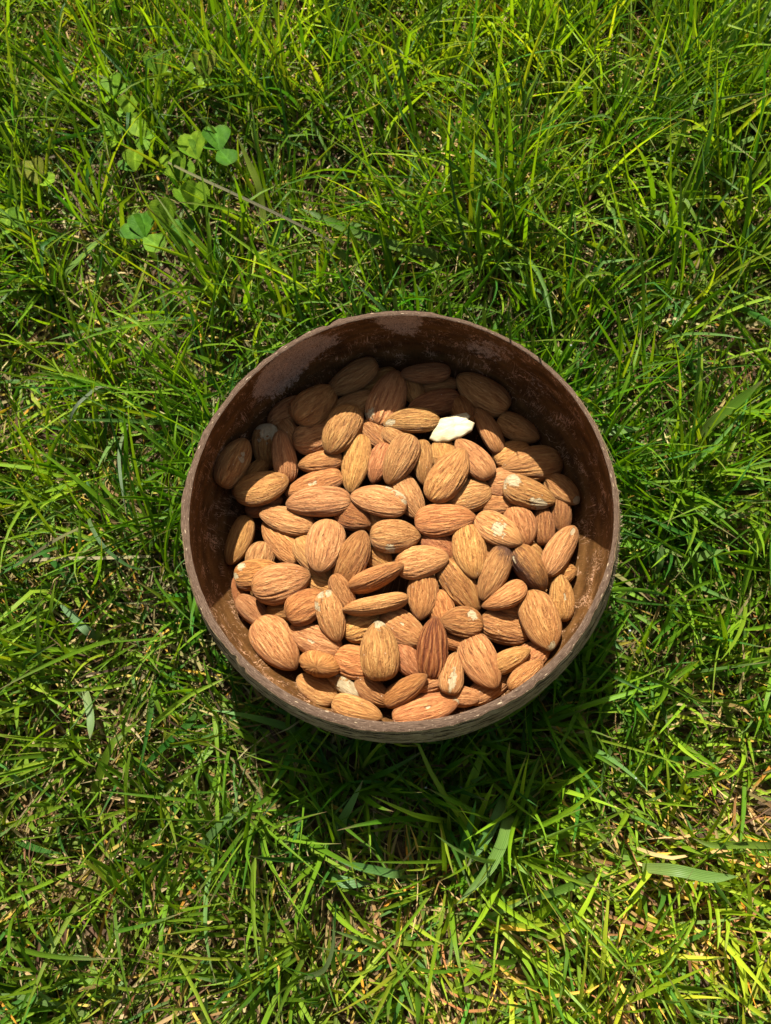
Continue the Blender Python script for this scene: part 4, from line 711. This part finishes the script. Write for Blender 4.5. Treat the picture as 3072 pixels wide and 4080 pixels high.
def build_almonds():
    for i, (ctr, ux, uz, dim, o, lab) in enumerate(ALMONDS):
        V, F, dirn, chip, stain, g = almond_mesh(*dim, i, o)
        ob = mesh_object('almond', V, F, M_ALM, attrs={'dirn': dirn, 'chip': chip, 'stain': stain, 'groove': np.clip(g, -1.5, 1) * (0.6 + 0.5 * o.get('groove', 0.8)) * (1 + 2.0 * (o.get('groove', 0) > 2))})
        ux = Vector(ux).normalized(); uz = Vector(uz); uz = (uz - ux * uz.dot(ux)).normalized(); uy = uz.cross(ux)
        m = Matrix((ux, uy, uz)).transposed().to_4x4()
        m.translation = Vector((ctr[0] * MM, ctr[1] * MM, ctr[2] * MM + RIM))
        ob.matrix_world = m
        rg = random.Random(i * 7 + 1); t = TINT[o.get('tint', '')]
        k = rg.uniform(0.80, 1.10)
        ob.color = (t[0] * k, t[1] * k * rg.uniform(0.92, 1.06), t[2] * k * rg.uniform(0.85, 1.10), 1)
        tag(ob, lab, 'almond', 'almonds heaped in the coconut bowl')
build_almonds()

def build_white_piece():
    # broken peeled half seen from above: outline in mm (world x,y), thickness about 2.5 mm
    pts = WHITE
    P = np.array(pts, float); c = P.mean(0)
    # resample outline
    Q = []
    for a, b_ in zip(P, np.roll(P, -1, 0)):
        n = max(2, int(np.linalg.norm(b_ - a) / 0.45))
        for k in range(n): Q.append(a + (b_ - a) * k / n)
    Q = np.array(Q); n = len(Q); rg = np.random.default_rng(4)
    Q += rg.normal(0, 0.02, Q.shape)
    rings = [(0.0, 0.85), (0.35, 0.95), (0.7, 0.75), (0.9, 0.45), (0.98, 0.15), (1.0, -0.35), (0.97, -1.2), (0.85, -2.0), (0.0, -2.2)]
    V = []
    d = np.linalg.norm(Q - c, axis=1)
    for f, z in rings:
        for q, dd in zip(Q, d):
            p = c + (q - c) * f
            zz = z + 0.25 * math.sin(p[0] * 1.3 + 1) * (f < .95) * 0.6 + rg.normal(0, 0.012) - 0.02 * (p[0] - c[0]) ** 2 * 0.3
            V.append((p[0], p[1], zz))
    V = np.array(V)
    # lean: follow the heap
    V[:, 2] += WHITE_Z + (V[:, 0] - c[0]) * 0.10 + (V[:, 1] - c[1]) * -0.10
    org = np.array([c[0], c[1], WHITE_Z])
    V = (V - org) * MM
    o = mesh_object('almond_piece', V, grid_faces(len(rings), n), M_WHITE)
    o.location = (c[0] * MM, c[1] * MM, WHITE_Z * MM + RIM)
    tag(o, 'broken cream white piece of peeled almond lying near the top of the heap', 'nut piece')
build_white_piece()
# ---------------------------------------------------------------- grass
def field(x, y, seed, cell):
    u = (x + 0.6) / 1.2; v = (y + 0.6) / 1.2
    n = int(1.2 / cell)
    return vnoise(np.clip(u, 0, 0.999), np.clip(v, 0, 1), n, n, seed)

def ground_z(x, y):
    u = np.clip((x + 0.5), 0, 0.999); v = np.clip(y + 0.5, 0, 1)
    return 0.003 * vnoise(u, v, 26, 26, 1) - 0.003

def clear_bowl(P, margin=0.0012):
    """push curve points (n,s,3) out of the bowl"""
    z = (P[..., 2] - RIM) / MM
    zc = np.clip(z, -62, 0)
    Rb = r_prof(zc) * MM + margin
    Rb = np.where(z > 1.0, Rb + 0.002, Rb)
    r = np.hypot(P[..., 0], P[..., 1]); k = np.where(r < Rb, Rb / np.maximum(r, 1e-4), 1.0)
    P[..., 0] *= k; P[..., 1] *= k
    return P

def blade_curves(x, y, z0, length, az, lean, curl, turn, S, rg, kink=0.0):
    n = len(x); s = np.linspace(0, 1, S + 1)[None, :]
    a = lean[:, None] + curl[:, None] * s ** 1.3
    if kink > 0:
        kp = rg.uniform(0.3, 0.8, n)[:, None]; ka = (rg.random(n) < kink)[:, None] * rg.uniform(0.4, 1.3, n)[:, None]
        a = a + ka * (s > kp)
    a = np.clip(a, -0.2, 2.3)
    ph = az[:, None] + turn[:, None] * s
    d = np.stack([np.sin(a) * np.cos(ph), np.sin(a) * np.sin(ph), np.cos(a)], -1)
    step = length[:, None, None] / S * d[:, :-1]
    P = np.concatenate([np.zeros((n, 1, 3)), np.cumsum(step, 1)], 1)
    P[..., 0] += x[:, None]; P[..., 1] += y[:, None]; P[..., 2] += z0[:, None]
    lim = 0.0015 + 0.004 * rg.random((n, 1))
    P[..., 2] = np.maximum(P[..., 2], np.minimum(lim, z0[:, None] + lim))
    return clear_bowl(P)

def ribbon(P, width, fold, roll, tone, tipc, rnd, taper_base=0.75, tip_start=0.6):
    """P (n,S+1,3) -> V-section ribbons. returns verts, faces, tone colour, bl"""
    n, S1, _ = P.shape
    T = np.gradient(P, axis=1); T /= np.maximum(np.linalg.norm(T, axis=-1, keepdims=True), 1e-9)
    up = np.array([0, 0, 1.0]); side = np.cross(T, up[None, None]);
    ln = np.linalg.norm(side, axis=-1, keepdims=True)
    fb = np.stack([np.cos(rnd * 40), np.sin(rnd * 40), 0 * rnd], -1)[:, None, :]
    side = np.where(ln < 0.15, fb, side / np.maximum(ln, 1e-6))
    side = side - T * np.sum(side * T, -1, keepdims=True); side /= np.maximum(np.linalg.norm(side, axis=-1, keepdims=True), 1e-6)
    nrm = np.cross(side, T)
    s = np.linspace(0, 1, S1)
    r = roll[:, None] * np.ones(S1) + (rnd[:, None] - 0.5) * 1.6 * s
    c, si = np.cos(r)[..., None], np.sin(r)[..., None]
    sd = side * c + nrm * si; nn = -side * si + nrm * c
    prof = np.interp(s, [0, 0.25, tip_start, 0.85, 1.0], [taper_base, 1.0, 0.92, 0.5, 0.03])
    w = (width[:, None] * prof)[..., None] * 0.5
    fo = fold[:, None, None] * w
    A = P - sd * w + nn * fo; B = P; C = P + sd * w + nn * fo
    V = np.stack([A, B, C], 2).reshape(-1, 3)
    i = np.arange(n)[:, None, None] * (S1 * 3) + np.arange(S1 - 1)[None, :, None] * 3 + np.arange(2)[None, None, :]
    F = np.stack([i, i + 1, i + 4, i + 3], -1).reshape(-1, 4)
    # colour: paler base, tip colour
    tb = np.interp(s, [0, 0.2, 0.45, 1], [1, 0.6, 0, 0])[None, :, None]
    te = np.interp(s, [0, 0.82, 0.93, 1], [0, 0, 0.35, 1])[None, :, None]
    col = tone[:, None, :] * (1 - 0.45 * tb) + np.array([0.20, 0.21, 0.07]) * 0.45 * tb
    col = col * (1 - te) + tipc[:, None, :] * te
    col = np.repeat(col[:, :, None, :], 3, 2).reshape(-1, 3)
    col = np.concatenate([col, np.ones((len(col), 1))], 1)
    al = np.broadcast_to(s[None, :, None], (n, S1, 3)); ac = np.broadcast_to(np.array([-1., 0, 1.])[None, None, :], (n, S1, 3))
    rr = np.broadcast_to(rnd[:, None, None], (n, S1, 3))
    bl = np.stack([al, ac, rr], -1).reshape(-1, 3)
    return V, F, col, bl

GREENS = np.array([(0.092, 0.190, 0.009), (0.138, 0.250, 0.012), (0.192, 0.298, 0.020), (0.048, 0.128, 0.008), (0.046, 0.150, 0.020), (0.235, 0.305, 0.022), (0.120, 0.225, 0.055)])
GP = np.array([0.26, 0.26, 0.15, 0.15, 0.08, 0.06, 0.04])
DRY = np.array([(0.30, 0.22, 0.09), (0.40, 0.29, 0.05), (0.15, 0.09, 0.036), (0.38, 0.31, 0.15), (0.08, 0.043, 0.023), (0.42, 0.21, 0.02), (0.20, 0.10, 0.04)])
DP = np.array([0.26, 0.12, 0.16, 0.16, 0.12, 0.06, 0.12])

def scatter(n, rg, keep):
    X, Y = [], []
    tot = 0
    while tot < n:
        x = rg.uniform(-0.40, 0.42, n); y = rg.uniform(-0.24, 0.42, n)
        k = rg.random(n) < keep(x, y)
        X.append(x[k]); Y.append(y[k]); tot += k.sum()
    return np.concatenate(X)[:n], np.concatenate(Y)[:n]

def clover_gap(a, b):
    return 1 - 0.62 * np.exp(-(((a + 0.098) / 0.045) ** 2 + ((b - 0.150) / 0.045) ** 2))

def thin_out(x, y):
    """share of the turf that is worn: left of and below the bowl, and some spots"""
    t = 0.75 * np.exp(-(((x + 0.115) / 0.06) ** 2 + ((y + 0.04) / 0.07) ** 2)) + 0.35 * np.exp(-(((x + 0.05) / 0.10) ** 2 + ((y + 0.145) / 0.03) ** 2))
    t += 0.22 * np.exp(-(((x - 0.13) / 0.05) ** 2 + ((y + 0.12) / 0.03) ** 2)) + 0.25 * np.exp(-(((x + 0.10) / 0.1) ** 2 + ((y - 0.24) / 0.06) ** 2))
    t += 0.30 * np.exp(-(((x - 0.03) / 0.06) ** 2 + ((y - 0.17) / 0.05) ** 2))
    return np.clip(t + 0.28 * field(x, y, 61, 0.05) + 0.12 * field(x, y, 62, 0.02), 0, 0.92)

def turf(name, n, seed, lmin, lmax, wmin, wmax, lean, curl, S, fold, tones, probs, mat, label, keep, base_r=0.056, kink=0.15, h0=0.0, dark_clump=True, tall=None, tuft=0):
    rg = np.random.default_rng(seed)
    x, y = scatter(n, rg, lambda a, b: keep(a, b) * (np.hypot(a, b) > base_r))
    n = len(x)
    if tuft:
        # blades share roots: each tuft fans out from its own crown
        nt_ = n // tuft; tid = rg.integers(0, nt_, n)
        cx, cy = x[:nt_][tid], y[:nt_][tid]
        ox = rg.normal(0, 0.0032, n); oy = rg.normal(0, 0.0032, n)
        x = cx + ox; y = cy + oy
        toff = rg.normal(0, 1, nt_)[tid]; tph = rg.uniform(0, 2 * np.pi, nt_)[tid]; tln = rg.uniform(0, 0.45, nt_)[tid]
    z0 = ground_z(x, y) - 0.001 + h0 * rg.random(n)
    hf = 1 + 0.30 * field(x, y, 71, 0.045)
    L = rg.uniform(lmin, lmax, n) * hf
    if tall is not None: L *= tall(x, y)
    az = rg.uniform(0, 2 * np.pi, n)
    az = np.where(rg.random(n) < 0.5, field(x, y, 72, 0.06) * 4.5 + rg.normal(0, 0.55, n), az)
    ln = np.abs(rg.normal(lean[0], lean[1], n)); cu = rg.normal(curl[0], curl[1], n); tu = rg.normal(0, 0.45, n)
    if tuft:
        vx = ox / 0.0032 * 0.30 + tln * np.cos(tph) + rg.normal(0, 0.16, n); vy = oy / 0.0032 * 0.30 + tln * np.sin(tph) + rg.normal(0, 0.16, n)
        az = np.arctan2(vy, vx); ln = np.hypot(vx, vy) * lean[0] * 1.9
        L = L * (1 + 0.16 * toff)
        L = np.clip(L, 0.012, 0.075)
    P = blade_curves(x, y, z0, L, az, ln, cu, tu, S, rg, kink)
    W = rg.uniform(wmin, wmax, n)
    ti = rg.choice(len(tones), n, p=probs / probs.sum())
    tone = tones[ti] * rg.uniform(0.62, 1.25, n)[:, None]
    f = field(x, y, 73, 0.08)[:, None]
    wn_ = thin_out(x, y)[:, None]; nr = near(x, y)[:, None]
    tone = tone * (1 + 0.26 * f * np.array([1.4, 1.0, 0.4]))
    low_ = 1 / (1 + np.exp((y + 0.055) / 0.02))[:, None]
    tone = tone * (1 + low_ * np.array([0.30, 0.14, 0.2]))
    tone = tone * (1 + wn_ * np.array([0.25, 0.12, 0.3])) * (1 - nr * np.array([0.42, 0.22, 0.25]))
    tipc = np.where((rg.random(n) < 0.35)[:, None], np.array([0.22, 0.14, 0.09]), tone)
    V, F, col, bl = ribbon(P, W, np.full(n, fold) * rg.uniform(0.3, 1.3, n), rg.normal(0, 0.7, n), tone, tipc, rg.random(n))
    o = mesh_object(name, V, F, mat, attrs={'bl': bl}, colors={'tone': col})
    tag(o, label, name.replace('_', ' '), kind='stuff')
    return P, W

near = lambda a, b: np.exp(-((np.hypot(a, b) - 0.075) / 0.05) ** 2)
turf('dry_grass_litter', 21000, 1, 0.008, 0.034, 0.0004, 0.0014, (1.35, 0.22), (0.2, 0.5), 4, 0.3, DRY, DP, M_THATCH,
     'tan and orange dead grass lying flat on the soil', lambda a, b: 0.25 + 0.75 * thin_out(a, b), kink=0.35, h0=0.007)
turf('low_grass', 38000, 2, 0.009, 0.026, 0.0008, 0.0020, (0.85, 0.40), (0.5, 0.5), 5, 0.35, np.concatenate([GREENS, DRY[:2]]), np.concatenate([GP, [0.04, 0.03]]), M_GRASS,
     'short dense green grass forming the lower layer of the lawn', lambda a, b: (1 - 0.30 * thin_out(a, b)) * (0.62 + 0.38 / (1 + np.exp((b - 0.0) / 0.03))), h0=0.004)
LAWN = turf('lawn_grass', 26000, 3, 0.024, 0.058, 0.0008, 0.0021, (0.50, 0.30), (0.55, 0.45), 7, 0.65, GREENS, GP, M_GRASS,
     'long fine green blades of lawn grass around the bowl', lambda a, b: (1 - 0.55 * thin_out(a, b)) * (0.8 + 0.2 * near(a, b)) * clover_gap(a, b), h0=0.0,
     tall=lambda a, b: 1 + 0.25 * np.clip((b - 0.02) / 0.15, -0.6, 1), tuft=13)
turf('broad_grass', 1100, 4, 0.020, 0.050, 0.0022, 0.0036, (0.95, 0.30), (0.5, 0.4), 8, 0.22, GREENS[[1, 4, 6, 2]], np.array([.25, .25, .35, .15]), M_GRASS,
     'scattered broad blue green grass blades among the fine ones', lambda a, b: 1 - 0.3 * thin_out(a, b), h0=0.002)

# ---------------------------------------------------------------- single blades one can point at
def smooth_path(pts, n):
    P = np.array(pts, float); k = len(P)
    Q = np.concatenate([[2 * P[0] - P[1]], P, [2 * P[-1] - P[-2]]])
    out = []
    for t in np.linspace(0, k - 1 - 1e-6, n):
        i = int(t); f = t - i; p0, p1, p2, p3 = Q[i:i + 4]
        out.append(0.5 * ((2 * p1) + (-p0 + p2) * f + (2 * p0 - 5 * p1 + 4 * p2 - p3) * f * f + (-p0 + 3 * p1 - 3 * p2 + p3) * f ** 3))
    return np.array(out)

def single_blades():
    for k, (pts, w, tone, fold, roll, lab, cat, dry) in enumerate(BLADES):
        P = smooth_path(pts, 22) * MM
        org = P[0].copy()
        P = clear_bowl(P[None])[0] if cat != 'x' else P
        tip = np.array([0.25, 0.17, 0.12]) if k % 2 else np.array(tone)
        V, F, col, bl = ribbon((P - org)[None], np.array([w * MM]), np.array([fold]), np.array([roll]), np.array([tone]), tip[None], np.array([0.5]), tip_start=0.68 if not dry else 0.9, taper_base=0.7)
        V, F = thicken(V, F, 0.00012)
        col = np.concatenate([col, col]); bl = np.concatenate([bl, bl])
        o = mesh_object('dry_stalk' if dry else 'grass_blade', V, F, M_THATCH if dry else M_GRASS, attrs={'bl': bl}, colors={'tone': col})
        o.location = org
        tag(o, lab, cat, 'dry stalks across the lawn' if dry else 'single broad grass blades on the lawn')

def thicken(V, F, t):
    """a second skin a hair below the first so the leaf has real thickness"""
    n = len(V)
    V2 = V.copy(); V2[:, 2] -= t
    return np.concatenate([V, V2]), np.concatenate([F, F[:, ::-1] + n])

single_blades()

# ---------------------------------------------------------------- clover
def leaflet(size, fold, rg):
    """heart shaped leaflet from the joint at the origin out along +X, normal +Z"""
    nr, na = 7, 15
    V, bl = [], []
    for i in range(nr):
        f = i / (nr - 1)
        for j in range(na):
            a = j / (na - 1) * 2 - 1                     # -1..1 across
            # obovate outline with a notch at the end
            X = f * (1 - 0.10 * (1 - abs(a)) ** 2 * f ** 6 - 0.30 * abs(a) ** 3.0 * f)
            wid = 0.52 * math.sin(min(1, 0.08 + f * 0.92) * math.pi * 0.60) ** 0.95
            Y = a * wid * (1 - 0.05 * f)
            Z = fold * abs(Y) - 0.10 * X * X + 0.015 * math.sin(9 * abs(a) + 6 * f) * f
            if i == nr - 1: X += rg.normal(0, 0.008)
            V.append((X * size, Y * size, Z * size)); bl.append((f, a * 3, 0.3))
    return np.array(V), grid_faces(nr, na, wrap_v=False), np.array(bl)

def clovers():
    for k, (cx, cy, cz, leaves, lab) in enumerate(CLOVERS):
        rg = np.random.default_rng(500 + k)
        root = bpy.data.objects.new('clover', None); SC.collection.objects.link(root)
        gx, gy = cx + rg.normal(0, 4), cy - rg.uniform(1, 6)
        root.location = (gx * MM, gy * MM, 0); root.empty_display_size = 0.005
        tag(root, lab, 'clover', 'clover leaves at the upper left of the lawn')
        for (ang, size, tilt, fold, tone) in leaves:
            size = min(size, 12.5)
            V, F, bl = leaflet(size, fold, rg)
            a = math.radians(ang); ti = math.radians(tilt)
            R = np.array(Matrix.Rotation(a, 3, 'Z') @ Matrix.Rotation(-ti, 3, 'Y') @ Matrix.Rotation(rg.normal(0, 0.25), 3, 'X'))
            V = V @ R.T
            V = (V + np.array([cx - gx, cy - gy, cz])) * MM
            n0 = len(V); V, F = thicken(V, F, 0.00012)
            mid = np.exp(-np.abs(bl[:, 1]) * 5)[:, None]; edge = np.clip(bl[:, 0] - 0.86, 0, 1)[:, None] * 4
            col = np.array(tone)[None] * (1 + 0.35 * mid) * (1 - 0.3 * edge) + np.array([0.12, 0.05, 0.02]) * 0.35 * edge
            col = np.concatenate([col, np.ones((n0, 1))], 1); col = np.concatenate([col, col]); bl = np.concatenate([bl, bl])
            mesh_object('leaflet', V, F, M_CLOVER, root, attrs={'bl': bl}, colors={'tone': col})
        # stem
        P = smooth_path([(0, 0, -1), ((cx - gx) * .2, (cy - gy) * .2, cz * .5), (cx - gx, cy - gy, cz)], 9) * MM
        m = 6; ang = np.arange(m) / m * 2 * np.pi
        ring = np.stack([np.cos(ang), np.sin(ang), 0 * ang], -1) * 0.00032
        V = (P[:, None, :] + ring[None]).reshape(-1, 3)
        col = np.tile(np.array([0.16, 0.17, 0.05, 1.0]), (len(V), 1)); bl = np.zeros((len(V), 3))
        mesh_object('stem', V, grid_faces(9, m), M_CLOVER, root, attrs={'bl': bl}, colors={'tone': col})
clovers()

# ---------------------------------------------------------------- dew
def dew():
    P, W = LAWN; rg = np.random.default_rng(77)
    idx = rg.choice(len(P), 150, replace=False); V, F = [], []
    bm_v = []
    na, nb = 8, 5
    for i in idx:
        k = rg.integers(3, 7); c = P[i, k] + np.array([0, 0, 0.0004])
        if np.hypot(c[0], c[1]) < 0.08: continue
        r = rg.uniform(0.00022, 0.0005)
        th = np.linspace(0.02, np.pi - 0.02, nb)[:, None]; ph = np.arange(na)[None] / na * 2 * np.pi
        S = np.stack([np.sin(th) * np.cos(ph), np.sin(th) * np.sin(ph), np.cos(th) + 0 * ph], -1).reshape(-1, 3) * r + c
        F.append(grid_faces(nb, na, off=len(V) * na * nb)); V.append(S)
    m, nt, out = new_mat('dew_water'); b = NB(nt)
    p = b.princ(**{'Base Color': C4(0.95, 0.97, 1.0), 'Roughness': 0.12, 'Specular IOR Level': 0.8, 'Transmission Weight': 0.7, 'IOR': 1.33})
    b.put(out.inputs[0], p)
    o = mesh_object('dew_drops', np.concatenate(V), np.concatenate(F), m)
    tag(o, 'tiny glinting dew drops scattered on the grass blades', 'dew', kind='stuff')
dew()
